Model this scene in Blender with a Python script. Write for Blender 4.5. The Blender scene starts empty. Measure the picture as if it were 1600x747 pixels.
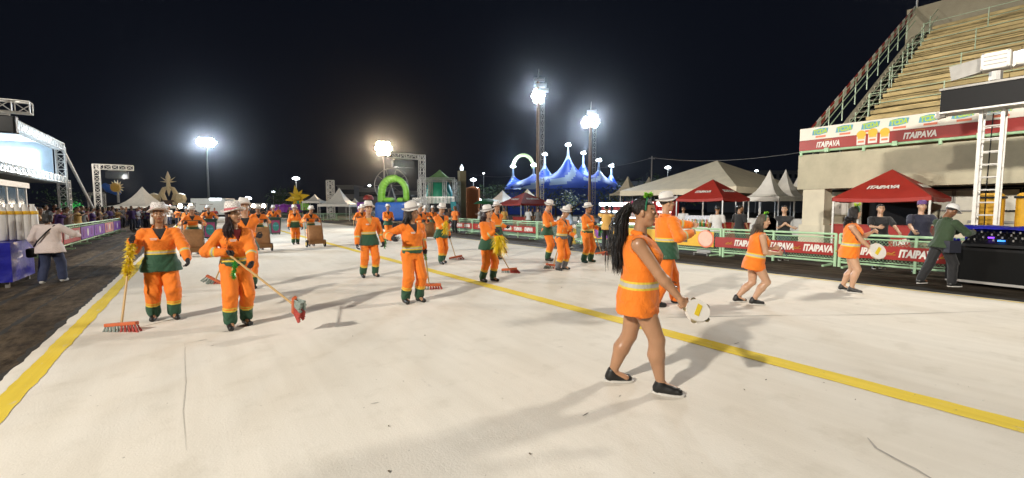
import bpy, math, random
import numpy as np
from mathutils import Vector, Matrix
rnd = random.Random(7)
scene = bpy.context.scene
COL = scene.collection
R = math.radians

# ------------------------------------------------------------------ camera
FPX, CAMZ = 690.0, 1.62                     # focal length in pixels of the 1600 px wide photo, eye height
YAW, PITCH = math.atan2(495, FPX), math.atan2(48.5, FPX)
cam = bpy.data.cameras.new('camera'); cam_o = bpy.data.objects.new('camera', cam); COL.objects.link(cam_o)
cam.sensor_width = 36; cam.lens = 36 * FPX / 1600; cam.clip_start = 0.05; cam.clip_end = 2000
cam_o.location = (0, 0, CAMZ); cam_o.rotation_euler = (math.pi / 2 - PITCH, 0, -YAW)
scene.camera = cam_o

# ------------------------------------------------------------------ night sky
w = bpy.data.worlds.new('World'); scene.world = w; w.use_nodes = True
nt = w.node_tree; bg = nt.nodes['Background']
tc = nt.nodes.new('ShaderNodeTexCoord'); sep = nt.nodes.new('ShaderNodeSeparateXYZ')
rp = nt.nodes.new('ShaderNodeValToRGB')
nt.links.new(tc.outputs['Generated'], sep.inputs[0]); nt.links.new(sep.outputs['Z'], rp.inputs[0])
rp.color_ramp.elements[0].position = 0.0; rp.color_ramp.elements[0].color = (.0040, .0048, .0080, 1)
rp.color_ramp.elements[1].position = 0.45; rp.color_ramp.elements[1].color = (.0028, .0038, .0072, 1)
nt.links.new(rp.outputs[0], bg.inputs[0]); bg.inputs[1].default_value = 1.0

vs = scene.view_settings
vs.view_transform = 'Standard'; vs.look = 'None'; vs.exposure = 0.0; vs.gamma = 1.0
scene.display_settings.display_device = 'sRGB'
scene.render.engine = 'CYCLES'
scene.cycles.use_denoising = True
scene.cycles.max_bounces = 5; scene.cycles.diffuse_bounces = 3; scene.cycles.glossy_bounces = 3
scene.cycles.transparent_max_bounces = 12
scene.cycles.sample_clamp_indirect = 4.0
scene.cycles.caustics_reflective = False; scene.cycles.caustics_refractive = False

# The avenue is lit by lamp towers on both sides, as the crossing shadows in the photo show; fills for floats, stage and stand are added.
def area(name, loc, target, sx, sy, watts, col=(1, .93, .82), spread=160):
    l = bpy.data.lights.new(name, 'AREA'); l.shape = 'RECTANGLE'; l.size = sx; l.size_y = sy
    l.energy = watts; l.color = col; l.spread = R(spread)
    o = bpy.data.objects.new(name, l); COL.objects.link(o); o.location = loc
    o.rotation_euler = (Vector(target) - Vector(loc)).to_track_quat('-Z', 'Y').to_euler()
    return o
LG = .335
area('tower_or_fill_light', (-14, -.4, 10), (4, 4, 0), .7, .45, 7100 * LG, spread=130)
area('tower_or_fill_light', (19, 2.0, 10.5), (1, 5, 0), 1.5, .8, 1950 * LG, spread=110)
area('tower_or_fill_light', (-13, 24, 9.5), (24, 16, 3), 0.8, .5, 4600 * LG, spread=85)
area('tower_or_fill_light', (14.2, 35.6, 5.0), (3, 27, 0), 1.2, .5, 1500 * LG, spread=120)
area('tower_or_fill_light', (-5.0, 50.7, 4.3), (6, 46, 0), 1., .5, 2600 * LG, spread=140)
area('tower_or_fill_light', (-15, 44, 10), (-3, 74, 2), 1., .5, 7500 * LG, spread=110)  # added fill from an unseen source, brightens the far left floats and tent
area('tower_or_fill_light', (14.6, 36.5, 5.2), (19, 56, 3.5), 1.2, .5, 850 * LG, spread=120)  # extra fill added at the far right tower to brighten the stage front
area('stand_fill_light', (-10, -9, 9.5), (24, 4, 5.5), 1., .6, 1750 * LG, spread=50)  # added fill with no seen source, lifts the grandstand benches and wall
# ------------------------------------------------------------------ places from the survey of the photo
FV = Vector((math.sin(YAW) * math.cos(PITCH), math.cos(YAW) * math.cos(PITCH), -math.sin(PITCH)))
RV = Vector((math.cos(YAW), -math.sin(YAW), 0)); UV = RV.cross(FV); FH = Vector((math.sin(YAW), math.cos(YAW), 0))
def at(x, y, D):
    """world point seen at photo pixel (x, y) at forward distance D metres"""
    r = FV + RV * ((x - 800) / FPX) - UV * ((y - 373.5) / FPX)
    return Vector((0, 0, CAMZ)) + r * (D / r.dot(FH))
def gd(x, D):
    v = at(x, 325, D); v.z = 0; return v
def face_cam(v):            # z rotation that turns local -Y towards the viewer's side of the avenue
    return math.atan2(-v.x, v.y) if True else 0

# ------------------------------------------------------------------ materials
MATS = {}
def mat(name, col, rough=.6, metal=0., var=.12, scale=6., bump=0., bscale=None, emit=0., emcol=None, alpha=1., trans=0., stretch=None, spec=None, coat=0.):
    if name in MATS: return MATS[name]
    m = bpy.data.materials.new(name); m.use_nodes = True; MATS[name] = m
    n = m.node_tree.nodes; L = m.node_tree.links; b = n['Principled BSDF']
    b.inputs['Roughness'].default_value = rough; b.inputs['Metallic'].default_value = metal
    if spec is not None: b.inputs['Specular IOR Level'].default_value = spec
    if coat: b.inputs['Coat Weight'].default_value = coat
    c = tuple(col) + (1,)
    t = n.new('ShaderNodeTexCoord'); mp = n.new('ShaderNodeMapping'); L.new(t.outputs['Object'], mp.inputs[0])
    if stretch: mp.inputs['Scale'].default_value = stretch
    if var:
        no = n.new('ShaderNodeTexNoise'); no.inputs['Scale'].default_value = scale; no.inputs['Detail'].default_value = 6; no.inputs['Roughness'].default_value = .65
        L.new(mp.outputs[0], no.inputs['Vector'])
        r = n.new('ShaderNodeValToRGB'); r.color_ramp.elements[0].position = .3; r.color_ramp.elements[1].position = .7
        r.color_ramp.elements[0].color = tuple(max(0, x * (1 - var)) for x in col) + (1,)
        r.color_ramp.elements[1].color = tuple(min(1, x * (1 + var * .6)) for x in col) + (1,)
        L.new(no.outputs['Fac'], r.inputs[0]); L.new(r.outputs[0], b.inputs['Base Color'])
    else: b.inputs['Base Color'].default_value = c
    if bump:
        nb = n.new('ShaderNodeTexNoise'); nb.inputs['Scale'].default_value = bscale or scale * 5; nb.inputs['Detail'].default_value = 5
        L.new(mp.outputs[0], nb.inputs['Vector'])
        bp = n.new('ShaderNodeBump'); bp.inputs['Strength'].default_value = bump; bp.inputs['Distance'].default_value = .02
        L.new(nb.outputs['Fac'], bp.inputs['Height']); L.new(bp.outputs[0], b.inputs['Normal'])
    if emit:
        b.inputs['Emission Color'].default_value = tuple(emcol or col) + (1,); b.inputs['Emission Strength'].default_value = emit
    if alpha < 1: b.inputs['Alpha'].default_value = alpha
    if trans: b.inputs['Transmission Weight'].default_value = trans
    return m

ORANGE = (.95, .20, .004)
mat('asphalt', (.05, .048, .046), .85, var=.35, scale=1.2, bump=.5, bscale=60)
mat('green_paint', (.42, .64, .40), .45, var=.12, scale=9)
mat('rail_pale', (.46, .58, .40), .5, var=.12)
mat('green_dull', (.22, .36, .22), .5, var=.15)
mat('concrete', (.34, .305, .22), .85, var=.2, scale=1.3, bump=.25, bscale=25)
mat('concrete_pale', (.50, .455, .33), .85, var=.18, scale=1.1, bump=.2, bscale=25)
mat('cream_wall', (.66, .60, .46), .8, var=.14, scale=1.2, bump=.1)
mat('bench_wood', (.56, .43, .20), .75, var=.55, scale=1.6, stretch=(1, .4, 1), bump=.2)
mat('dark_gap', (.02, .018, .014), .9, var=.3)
mat('red_vinyl', (.34, .018, .012), .42, var=.12, scale=3, bump=.12, bscale=5)
mat('red_tent', (.36, .026, .016), .6, var=.12, scale=2.5, bump=.25, bscale=4)
mat('white_print', (.78, .74, .68), .5, var=.05)
mat('white_vinyl', (.78, .72, .62), .45, var=.06, scale=3, bump=.08, bscale=5)
mat('yellow_vinyl', (.80, .46, .02), .45, var=.08, scale=3, bump=.1, bscale=5)
mat('gold_print', (.55, .30, .03), .45, var=.1)
mat('blue_print', (.12, .36, .46), .5, var=.1)
mat('lime_print', (.42, .60, .06), .5, var=.1)
mat('salmon_print', (.80, .20, .10), .5, var=.1)
mat('purple_print', (.22, .03, .30), .5, var=.25, scale=14)
mat('tent_white', (.74, .71, .65), .6, var=.1, scale=1.5, bump=.25, bscale=3)
mat('tent_cream', (.74, .66, .49), .65, var=.12, scale=1.2, bump=.25, bscale=3)
mat('aluminium', (.62, .61, .58), .35, .7, var=.12, scale=10)
mat('truss_white', (.72, .70, .66), .4, .2, var=.1, scale=10)
mat('steel', (.32, .31, .29), .45, .6, var=.15)
mat('black_plastic', (.005, .005, .006), .5, var=.25, spec=.25)
mat('black_grille', (.006, .006, .006), .8, var=.4, scale=120, spec=.15)
mat('dark_cloth', (.02, .02, .024), .85, var=.25, scale=20, bump=.2)
mat('blue_tarp', (.018, .02, .30), .32, var=.2, scale=4, bump=.7, bscale=7)
mat('rust_mast', (.46, .30, .20), .7, var=.25)
mat('lamp_cold', (.9, .95, 1), .4, emit=90, emcol=(.80, .92, 1), var=0)
mat('lamp_small', (.9, .95, 1), .4, emit=22, emcol=(.85, .94, 1), var=0)
mat('lamp_warm', (1, .9, .7), .4, emit=90, emcol=(1, .78, .50), var=0)
mat('lamp_booth', (.7, .85, 1), .5, emit=5.0, emcol=(.55, .80, 1), var=0)
mat('glass_dark', (.03, .04, .05), .08, var=.1)
mat('leaf', (.05, .10, .025), .6, var=.4, scale=3)
mat('bark', (.10, .07, .045), .9, var=.3)
mat('wood_handle', (.52, .34, .14), .5, var=.15, scale=12, stretch=(1, 1, .1))

# ------------------------------------------------------------------ mesh helpers
class MB:
    def __init__(s): s.v = []; s.f = []; s.smooth = False
    def add(s, vs, fs):
        n = len(s.v); s.v.extend([tuple(v) for v in vs]); s.f.extend([tuple(i + n for i in f) for f in fs]); return s
    def box(s, lo, hi, M=None):
        x0, y0, z0 = lo; x1, y1, z1 = hi
        vs = [Vector(p) for p in ((x0,y0,z0),(x1,y0,z0),(x1,y1,z0),(x0,y1,z0),(x0,y0,z1),(x1,y0,z1),(x1,y1,z1),(x0,y1,z1))]
        if M: vs = [M @ v for v in vs]
        return s.add(vs, [(0,3,2,1),(4,5,6,7),(0,1,5,4),(1,2,6,5),(2,3,7,6),(3,0,4,7)])
    def cbox(s, c, d, M=None):
        return s.box([c[i] - d[i] / 2 for i in range(3)], [c[i] + d[i] / 2 for i in range(3)], M)
    def tube(s, pts, r, n=8, cap=True):
        pts = [Vector(p) for p in pts]; k = len(pts); rs = r if isinstance(r, (list, tuple)) else [r] * k
        base = len(s.v); prev = None
        for i, p in enumerate(pts):
            d = (pts[min(i + 1, k - 1)] - pts[max(i - 1, 0)]).normalized()
            if prev is None: u = d.orthogonal().normalized()
            else:
                u = prev - d * prev.dot(d); u = u.normalized() if u.length > 1e-6 else d.orthogonal().normalized()
            prev = u; q = d.cross(u)
            for j in range(n):
                a = 2 * math.pi * j / n; s.v.append(tuple(p + (u * math.cos(a) + q * math.sin(a)) * rs[i]))
        for i in range(k - 1):
            for j in range(n):
                a = base + i * n + j; b = base + i * n + (j + 1) % n
                s.f.append((a, b, b + n, a + n))
        if cap:
            s.f.append(tuple(base + j for j in reversed(range(n)))); s.f.append(tuple(base + (k - 1) * n + j for j in range(n)))
        return s
    def lathe(s, prof, n=20, c=(0, 0, 0), sx=1, sy=1, M=None):
        base = len(s.v)
        for r, z in prof:
            for j in range(n):
                a = 2 * math.pi * j / n; v = Vector((c[0] + r * math.cos(a) * sx, c[1] + r * math.sin(a) * sy, c[2] + z))
                s.v.append(tuple(M @ v if M else v))
        for i in range(len(prof) - 1):
            for j in range(n):
                a = base + i * n + j; b = base + i * n + (j + 1) % n
                s.f.append((a, b, b + n, a + n))
        return s
    def disc(s, c, u, v, r, n=24, thick=0):
        c, u, v = Vector(c), Vector(u), Vector(v); nrm = u.cross(v).normalized() * thick / 2; b = len(s.v)
        for sg in ((1, -1) if thick else (0,)):
            for j in range(n): s.v.append(tuple(c + nrm * sg + u * r * math.cos(6.283185 * j / n) + v * r * math.sin(6.283185 * j / n)))
        s.f.append(tuple(b + j for j in range(n)))
        if thick:
            s.f.append(tuple(b + n + j for j in reversed(range(n))))
            for j in range(n): s.f.append((b + n + j, b + n + (j + 1) % n, b + (j + 1) % n, b + j))
        return s
    def mesh(s, name, m, smooth=False):
        me = bpy.data.meshes.new(name); me.from_pydata(s.v, [], s.f); me.update()
        if smooth: me.polygons.foreach_set('use_smooth', [True] * len(me.polygons))
        if m: me.materials.append(MATS[m] if isinstance(m, str) else m)
        return me
    def obj(s, name, m, parent=None, smooth=False, **kw):
        return link(name, s.mesh(name, m, smooth), parent, **kw)
def link(name, me, parent=None, loc=None, rotz=None, **kw):
    o = bpy.data.objects.new(name, me); COL.objects.link(o)
    if parent: o.parent = parent
    if loc is not None: o.location = loc
    if rotz is not None: o.rotation_euler = (0, 0, rotz)
    return tag(o, **kw)
def tag(o, label=None, cat=None, group=None, kind=None):
    if label: o['label'] = label
    if cat: o['category'] = cat
    if group: o['group'] = group
    if kind: o['kind'] = kind
    return o
def empty(name, loc, label, cat, group=None, rotz=0):
    o = bpy.data.objects.new(name, None); COL.objects.link(o); o.location = loc; o.rotation_euler = (0, 0, rotz)
    return tag(o, label, cat, group)
def box(name, lo, hi, m, parent=None, **kw): return MB().box(lo, hi).obj(name, m, parent, **kw)
def bevel(o, wd=.01, seg=2):
    b = o.modifiers.new('b', 'BEVEL'); b.width = wd; b.segments = seg; b.limit_method = 'ANGLE'; return o
TXT = {}
def text_mesh(s, size=1., shear=0., off=.0, ext=.002):
    k = (s, shear, off)
    if k not in TXT:
        cu = bpy.data.curves.new('t', 'FONT'); cu.body = s; cu.size = 1; cu.shear = shear; cu.offset = off; cu.extrude = .004
        cu.align_x = 'CENTER'; cu.align_y = 'CENTER'; cu.resolution_u = 3
        o = bpy.data.objects.new('t', cu); COL.objects.link(o)
        bpy.context.view_layer.update()
        me = bpy.data.meshes.new_from_object(o.evaluated_get(bpy.context.evaluated_depsgraph_get()))
        bpy.data.objects.remove(o)
        xs = [v.co.x for v in me.vertices]; TXT[k] = (me, max(xs) - min(xs))
    return TXT[k]
TXM = {}
def lettering(s, m, parent, M, width, height=None, shear=0., off=.03):
    """flat print of words, local x along the words, y up, centred at M"""
    me0, w0 = text_mesh(s, shear=shear, off=off)
    k = (s, shear, off, m)
    if k not in TXM:
        me = me0.copy(); me.materials.clear(); me.materials.append(MATS[m]); TXM[k] = me
    o = link('lettering', TXM[k], parent)
    sx = width / w0; sy = (height / .72) if height else sx
    o.matrix_local = M @ Matrix.Diagonal((sx, sy, 1, 1))
    return o
def basis(o, x, y):
    x = Vector(x).normalized(); y = Vector(y); y = (y - x * y.dot(x)).normalized(); z = x.cross(y)
    return Matrix(((x.x, y.x, z.x, o[0]), (x.y, y.y, z.y, o[1]), (x.z, y.z, z.z, o[2]), (0, 0, 0, 1)))
# ------------------------------------------------------------------ ground and avenue
def sheet(name, x0, x1, y0, y1, z, m, jl=0., jr=0., step=.1, parent=None, **kw):
    mb = MB(); n = max(1, int((y1 - y0) / step)); r = random.Random(hash(name) % 999 + 3)
    a = b = 0
    for i in range(n + 1):
        y = y0 + (y1 - y0) * i / n
        a = a * .6 + r.uniform(-1, 1) * jl; b = b * .6 + r.uniform(-1, 1) * jr
        mb.v += [(x0 + a, y, z), (x1 + b, y, z)]
        if i: mb.f.append((2*i-2, 2*i-1, 2*i+1, 2*i))
    return mb.obj(name, m, parent, **kw)

def ground_mat(name, kind):
    m = bpy.data.materials.new(name); m.use_nodes = True; MATS[name] = m
    n = m.node_tree.nodes; L = m.node_tree.links; b = n['Principled BSDF']
    t = n.new('ShaderNodeTexCoord')
    def noise(sc, det=5, stretch=(1, 1, 1), rough=.6):
        mp = n.new('ShaderNodeMapping'); mp.inputs['Scale'].default_value = stretch; L.new(t.outputs['Object'], mp.inputs[0])
        x = n.new('ShaderNodeTexNoise'); x.inputs['Scale'].default_value = sc; x.inputs['Detail'].default_value = det; x.inputs['Roughness'].default_value = rough
        L.new(mp.outputs[0], x.inputs['Vector']); return x.outputs['Fac']
    def ramp(f, p0, c0, p1, c1):
        r = n.new('ShaderNodeValToRGB'); r.color_ramp.elements[0].position = p0; r.color_ramp.elements[1].position = p1
        r.color_ramp.elements[0].color = tuple(c0) + (1,); r.color_ramp.elements[1].color = tuple(c1) + (1,); L.new(f, r.inputs[0]); return r.outputs[0]
    def mix(f, a, c, mode='MIX'):
        x = n.new('ShaderNodeMix'); x.data_type = 'RGBA'; x.blend_type = mode
        if isinstance(f, float): x.inputs[0].default_value = f
        else: L.new(f, x.inputs[0])
        L.new(a, x.inputs[6])
        if isinstance(c, tuple): x.inputs[7].default_value = c + (1,)
        else: L.new(c, x.inputs[7])
        return x.outputs[2]
    if kind == 'white':
        c = ramp(noise(.45, 4), .25, (.72, .67, .585), .75, (.80, .76, .685))
        c = mix(1., c, ramp(noise(1.3, 6, (3.2, .22, 1)), .30, (.92, .915, .905), .62, (1, 1, 1)), 'MULTIPLY')      # tyre and broom streaks along the avenue
        c = mix(1., c, ramp(noise(2.6, 8), .30, (.91, .905, .89), .46, (1, 1, 1)), 'MULTIPLY')                       # blotches
        c = mix(ramp(noise(26, 3), .71, (0, 0, 0), .76, (.75, .75, .75)), c, (.30, .27, .24))                       # scuffs and specks
        c = mix(ramp(noise(7, 6, (1, .25, 1)), .69, (0, 0, 0), .78, (.5, .5, .5)), c, (.42, .39, .36))
        L.new(c, b.inputs['Base Color'])
        b.inputs['Roughness'].default_value = .95; b.inputs['Specular IOR Level'].default_value = .12
        h = noise(70, 5); st = .25
    elif kind == 'yellow':
        c = ramp(noise(1.1, 4), .25, (.76, .55, .05), .75, (.84, .65, .09))
        c = mix(1., c, ramp(noise(1.5, 6, (5, .3, 1)), .34, (.86, .85, .82), .60, (1, 1, 1)), 'MULTIPLY')
        c = mix(ramp(noise(9, 8, (1.5, .5, 1)), .60, (0, 0, 0), .74, (.75, .75, .75)), c, (.66, .58, .40))
        c = mix(ramp(noise(30, 4), .66, (0, 0, 0), .74, (.8, .8, .8)), c, (.30, .24, .12))
        L.new(c, b.inputs['Base Color']); b.inputs['Roughness'].default_value = .9; b.inputs['Specular IOR Level'].default_value = .15
        h = noise(60, 4); st = .15
    else:
        c = ramp(noise(.5, 5), .3, (.040, .031, .021), .7, (.086, .067, .048)) if kind == 'dark' else ramp(noise(.4, 5), .3, (.105, .078, .050), .7, (.24, .18, .12))
        c = mix(1., c, ramp(noise(1.2, 7, (2.6, .3, 1)), .38, (.42, .41, .40), .62, (1, 1, 1)), 'MULTIPLY')
        c = mix(ramp(noise(90, 3), .62, (0, 0, 0), .7, (.5, .5, .5)), c, (.15, .125, .10))
        L.new(c, b.inputs['Base Color'])
        L.new(ramp(noise(1.1, 5), .35, (.75,) * 3, .65, (.95,) * 3), b.inputs['Roughness'])
        if kind == 'brown': c = mix(1., c, ramp(noise(5, 9, (1.4, .6, 1), .75), .36, (.30, .29, .28), .60, (1, 1, 1)), 'MULTIPLY'); L.new(c, b.inputs['Base Color'])
        b.inputs['Specular IOR Level'].default_value = .08
        h = noise(70, 5); st = .6
    bp = n.new('ShaderNodeBump'); bp.inputs['Strength'].default_value = st; bp.inputs['Distance'].default_value = .02
    L.new(h, bp.inputs['Height']); L.new(bp.outputs[0], b.inputs['Normal'])
ground_mat('ground_asphalt', 'dark'); ground_mat('asphalt_lit_copy', 'brown'); ground_mat('avenue_paint', 'white'); ground_mat('yellow_paint', 'yellow')  # shoulder copy of the asphalt has the left's bright light put into its colour
mat('gutter_dark', (.022, .018, .013), .9, var=.6, scale=9, bump=.6, bscale=30)
mat('crack_dark', (.16, .15, .13), .9, var=.3)
mat('scuff', (.40, .375, .34), .85, var=.25, scale=14)
box('ground', (-420, -120, -.3), (420, 420, 0), 'ground_asphalt', kind='structure')
av = sheet('avenue', -1.54, 11.52, -14, 95, .006, 'avenue_paint', jl=.014, jr=.008, kind='structure')
sheet('left_shoulder', -40, -1.50, -14, 120, .0015, 'asphalt_lit_copy', kind='structure')
sheet('yellow_line', -1.43, -1.25, -14, 70, .010, 'yellow_paint', .008, .008, parent=av)
sheet('yellow_line', 4.77, 5.04, -14, 72, .010, 'yellow_paint', .006, .006, parent=av)
sheet('yellow_line', 11.36, 11.43, -14, 70, .010, 'yellow_paint', .006, .006, parent=av)
sheet('gutter', -1.61, -1.50, -14, 90, .003, 'gutter_dark', .035, .02, kind='structure')
for x0, x1 in ((-2.13, -2.09), (-2.80, -2.70), (-3.9, -3.87)):
    sheet('groove', x0, x1, -14, 60, .003, 'gutter_dark', .02, .02, kind='structure')
sheet('gutter', 11.60, 11.95, -14, 70, .003, 'gutter_dark', .05, .10, kind='structure')
def strip(name, pts, wd, m, z=.0095):
    mb = MB(); r = random.Random(len(pts))
    for i, p in enumerate(pts):
        p = Vector((*p, 0)); q = Vector((*pts[min(i+1, len(pts)-1)], 0)) - Vector((*pts[max(i-1, 0)], 0)); nn = Vector((-q.y, q.x, 0)).normalized()
        k = wd * r.uniform(.5, 1.2) * (.35 if i in (0, len(pts) - 1) else 1)
        a, b = p + nn * k, p - nn * k; mb.v += [(a.x, a.y, z), (b.x, b.y, z)]
        if i: mb.f.append((2*i-2, 2*i, 2*i+1, 2*i-1))
    return mb.obj(name, m, av)
strip('crack', [(-.16, 6.5), (-.15, 5.8), (-.13, 5.0), (-.14, 4.3), (-.11, 3.57)], .0016, 'scuff')
strip('crack', [(3.78, .98), (3.66, .9), (3.6, .78), (3.56, .68), (3.48, .55)], .010, 'scuff')
strip('crack', [(7.2, 2.9), (8.0, 2.35), (9.0, 1.75), (10.2, 1.1)], .012, 'scuff')
strip('crack', [(5.6, 3.9), (6.4, 3.4), (7.2, 2.9)], .02, 'scuff')
for k in range(34):                     # foot scuffs on the paint
    x, y = rnd.uniform(-1, 11), rnd.uniform(.4, 14); a = rnd.uniform(-.5, .8); l = rnd.uniform(.03, .11)
    strip('scuff_mark', [(x, y), (x + l * math.cos(a) * .5, y + l * math.sin(a) * .5), (x + l * math.cos(a), y + l * math.sin(a))], rnd.uniform(.004, .011), rnd.choice(['crack_dark', 'scuff']))
for k in range(6):                      # tyre print in the foreground
    y = 2.02 + k * .045; strip('tyre_print', [(.62 + k * .004, y), (.66, y + .01), (.72 + k * .006, y + .004)], .011, 'scuff')
mat('paper', (.75, .72, .66), .8, var=.1); mat('leaf_dry', (.10, .07, .03), .8)
for k, (x, y) in enumerate([(1.72, 2.2), (2.05, 3.0), (1.1, 3.1), (.9, 2.55), (4.65, 1.55), (5.3, .62), (5.6, .75), (3.9, 1.9), (4.6, 4.7), (2.3, 5.1), (1.55, 5.6), (4.45, 1.25)]):
    mb = MB(); a = rnd.uniform(0, 6); s = rnd.uniform(.008, .016); c, d = math.cos(a) * s, math.sin(a) * s
    mb.add([(-c, -d, .002), (d * .4, -c * .4, .008), (c, d, .003), (-d * .4, c * .4, .012)], [(0, 1, 2, 3)])
    mb.v += [(p[0], p[1], p[2] - .0015) for p in mb.v]; mb.f += [(7, 6, 5, 4)]
    mb.obj('litter', 'paper' if k in (5, 6, 8) else 'leaf_dry', None, loc=(x, y, .008), label='tiny scrap of litter lying on the white avenue', cat='litter', group='scraps of litter on the avenue')
# ------------------------------------------------------------------ right side of the avenue
def yx(px, X):                       # Y where the sight line through photo column px meets the plane at X
    r = FV + RV * ((px - 800) / FPX) - UV * ((325 - 373.5) / FPX); return X * r.y / r.x
# grandstand ---------------------------------------------------------
GX, GY = 20.0, 7.93
gs = empty('grandstand', (GX, GY, 0), 'concrete grandstand with rows of tan bench planks and pale green railings', 'grandstand')
def gpart(name, mb, m, parent=None, smooth=False):
    o = mb.obj(name, m, parent or gs, smooth)
    if not parent: o.location = (-GX, -GY, 0)
    return o
Y1 = -16.0
gpart('front_beam', MB().box((GX, Y1, 2.37), (GX + .5, GY, 3.74)), 'concrete_pale')
gpart('beam_soffit', MB().box((GX + .5, Y1, 2.6), (GX + 13, GY - .1, 2.9)), 'concrete')
gpart('rear_wall', MB().box((33.1, Y1, 0), (33.5, GY, 12.75)), 'concrete')
gpart('under_wall', MB().box((21.6, Y1, 0), (21.9, GY - .3, 2.6)), 'cream_wall')
gpart('end_wall', MB().add([(20.5, GY - .25, 2.9), (33.1, GY - .25, 2.9), (33.1, GY - .25, 11.2), (20.5, GY - .25, 3.4), (20.5, GY - .5, 2.9), (33.1, GY - .5, 2.9), (33.1, GY - .5, 11.2), (20.5, GY - .5, 3.4)],
      [(3, 2, 1, 0), (4, 5, 6, 7), (0, 1, 5, 4), (1, 2, 6, 5), (2, 3, 7, 6), (3, 0, 4, 7)]), 'concrete')
NR = 25; DX = (33.0 - 20.7) / NR; DZ = (11.3 - 3.6) / NR
rowp = []
for i in range(NR):
    x = 20.7 + i * DX; z = 3.6 + i * DZ
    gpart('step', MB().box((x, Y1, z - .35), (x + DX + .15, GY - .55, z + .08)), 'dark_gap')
    for k, (ya, yb) in enumerate(((Y1, -4.0), (-3.99, 2.9), (2.91, GY - 1.25))):
        o = gpart('bench_plank', MB().box((x - .02, ya, z + .15), (x + .28, yb, z + .305)), 'bench_wood'); bevel(o, .012, 1)
    gpart('foot_plank', MB().box((x - .10, Y1, z + .02), (x + .06, GY - 1.3, z + .10)), 'bench_wood')
    gpart('stair_tread', MB().box((x, GY - 1.2, z - .04), (x + .4, GY - .5, z + .12)), 'concrete')
for i in range(1, NR, 5):               # guard rails on every third row
    x = 20.7 + i * DX - .2; z = 3.6 + i * DZ
    mb = MB()
    for dz in (.55, .98): mb.tube([(x, Y1, z + dz), (x, GY - 1.2, z + dz)], .016, 6)
    r_ = gpart('guard_rail', mb, 'rail_pale')
    for k in range(9):
        y = GY - 1.25 - k * 2.3
        o = MB().tube([(x, y, z + .1), (x, y, z + 1.02)], .02, 6).obj('post', 'rail_pale', r_)
mb = MB(); ang = math.atan2(DZ, DX)      # sloping end railing beside the stair
for dz in (.35, .7, 1.05): mb.tube([(20.3, GY - .38, 3.74 + dz), (33.2, GY - .38, 11.75 + dz)], .02, 6)
er = gpart('end_railing', mb, 'rail_pale')
for k in range(10):
    x = 20.35 + k * 12.8 / 9; z = 3.74 + (x - 20.3) / 12.9 * 8.01
    MB().tube([(x, GY - .38, z - .1), (x, GY - .38, z + 1.1)], .02, 6).obj('post', 'rail_pale', er)
    MB().tube([(x, GY - 1.3, z - .2), (x, GY - 1.3, z + .8)], .018, 6).obj('post', 'rail_pale', er)
mb = MB()
for dz in (.4, .8): mb.tube([(20.3, GY - 1.3, 3.6 + dz), (33.2, GY - 1.3, 11.6 + dz)], .018, 6)
mb.obj('stair_rail', 'rail_pale', er)
# banner strip along the end railing: red with white panels
eb = empty('railing_banner', (20.3, GY - .3, 3.9), 'narrow red banner with white panels climbing the sloping railing of the stand', 'banner')
for k in range(30):
    x0 = 20.25 + k * .43; x1 = x0 + .425; f = lambda x: 3.74 + (x - 20.3) / 12.9 * 8.01
    mb = MB(); y = GY - .32
    mb.add([(x0, y, f(x0) + .78), (x1, y, f(x1) + .78), (x1, y, f(x1) + 1.15), (x0, y, f(x0) + 1.15), (x0, y - .02, f(x0) + .78), (x1, y - .02, f(x1) + .78), (x1, y - .02, f(x1) + 1.15), (x0, y - .02, f(x0) + 1.15)],
           [(3, 2, 1, 0), (4, 5, 6, 7), (0, 1, 5, 4), (1, 2, 6, 5), (2, 3, 7, 6), (3, 0, 4, 7)])
    o = mb.obj('banner_panel', 'white_print' if k % 2 == 1 else 'red_vinyl', eb); o.location = -eb.location
MB().tube([(33.2, GY - .4, 12), (33.2, GY - .4, 18)], [.05, .02], 6).obj('antenna_pole', 'steel', None, label='thin steel antenna pole rising from the top corner of the stand', cat='pole')
# front rail with balusters
mb = MB().tube([(GX - .03, Y1, 3.86), (GX - .03, GY - .05, 3.86)], .05, 8).tube([(GX - .03, Y1, 4.7), (GX - .03, GY - .05, 4.7)], .03, 6)
fr = gpart('front_rail', mb, 'green_paint')
for k in range(10):
    y = GY - .1 - k * 2.05; MB().tube([(GX - .03, y, 3.7), (GX - .03, y, 4.75)], .05, 8).obj('post', 'green_paint', fr)
    MB().cbox((GX - .07, y - .9, 3.86), (.16, .14, .16)).obj('rail_clamp', 'green_paint', fr)
# columns, door frames and panels beneath
for y0, y1 in ((GY - .95, GY - .2), (.2, .9)):
    c = gpart('column', MB().box((20.06, y0, 0), (20.8, y1, 2.37)), 'cream_wall'); MB().box((19.98, y0 - .08, 0), (20.9, y1 + .08, .95)).obj('plinth', 'cream_wall', c)
gpart('wall_lintel', MB().box((21.5, Y1, 2.28), (21.6, GY - .4, 2.36)), 'black_plastic')
mat('panel_white', (.72, .69, .60), .5, var=.08)
for k in range(7):
    y = 5.1 - k * .78
    o = gpart('window', MB().box((21.56, y - .68, 1.55), (21.595, y, 2.22)), 'panel_white')
    mb = MB()
    for a, b, c, d in ((y - .72, y - .68, 1.5, 2.27), (y, y + .04, 1.5, 2.27), (y - .68, y, 2.22, 2.27), (y - .68, y, 1.5, 1.55)): mb.box((21.53, a, c), (21.598, b, d))
    mb.obj('frame', 'black_plastic' if k > 2 else 'steel', o)
gpart('wall_rail', MB().box((21.5, -8, 1.12), (21.58, 3.2, 1.2)), 'steel')
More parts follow.
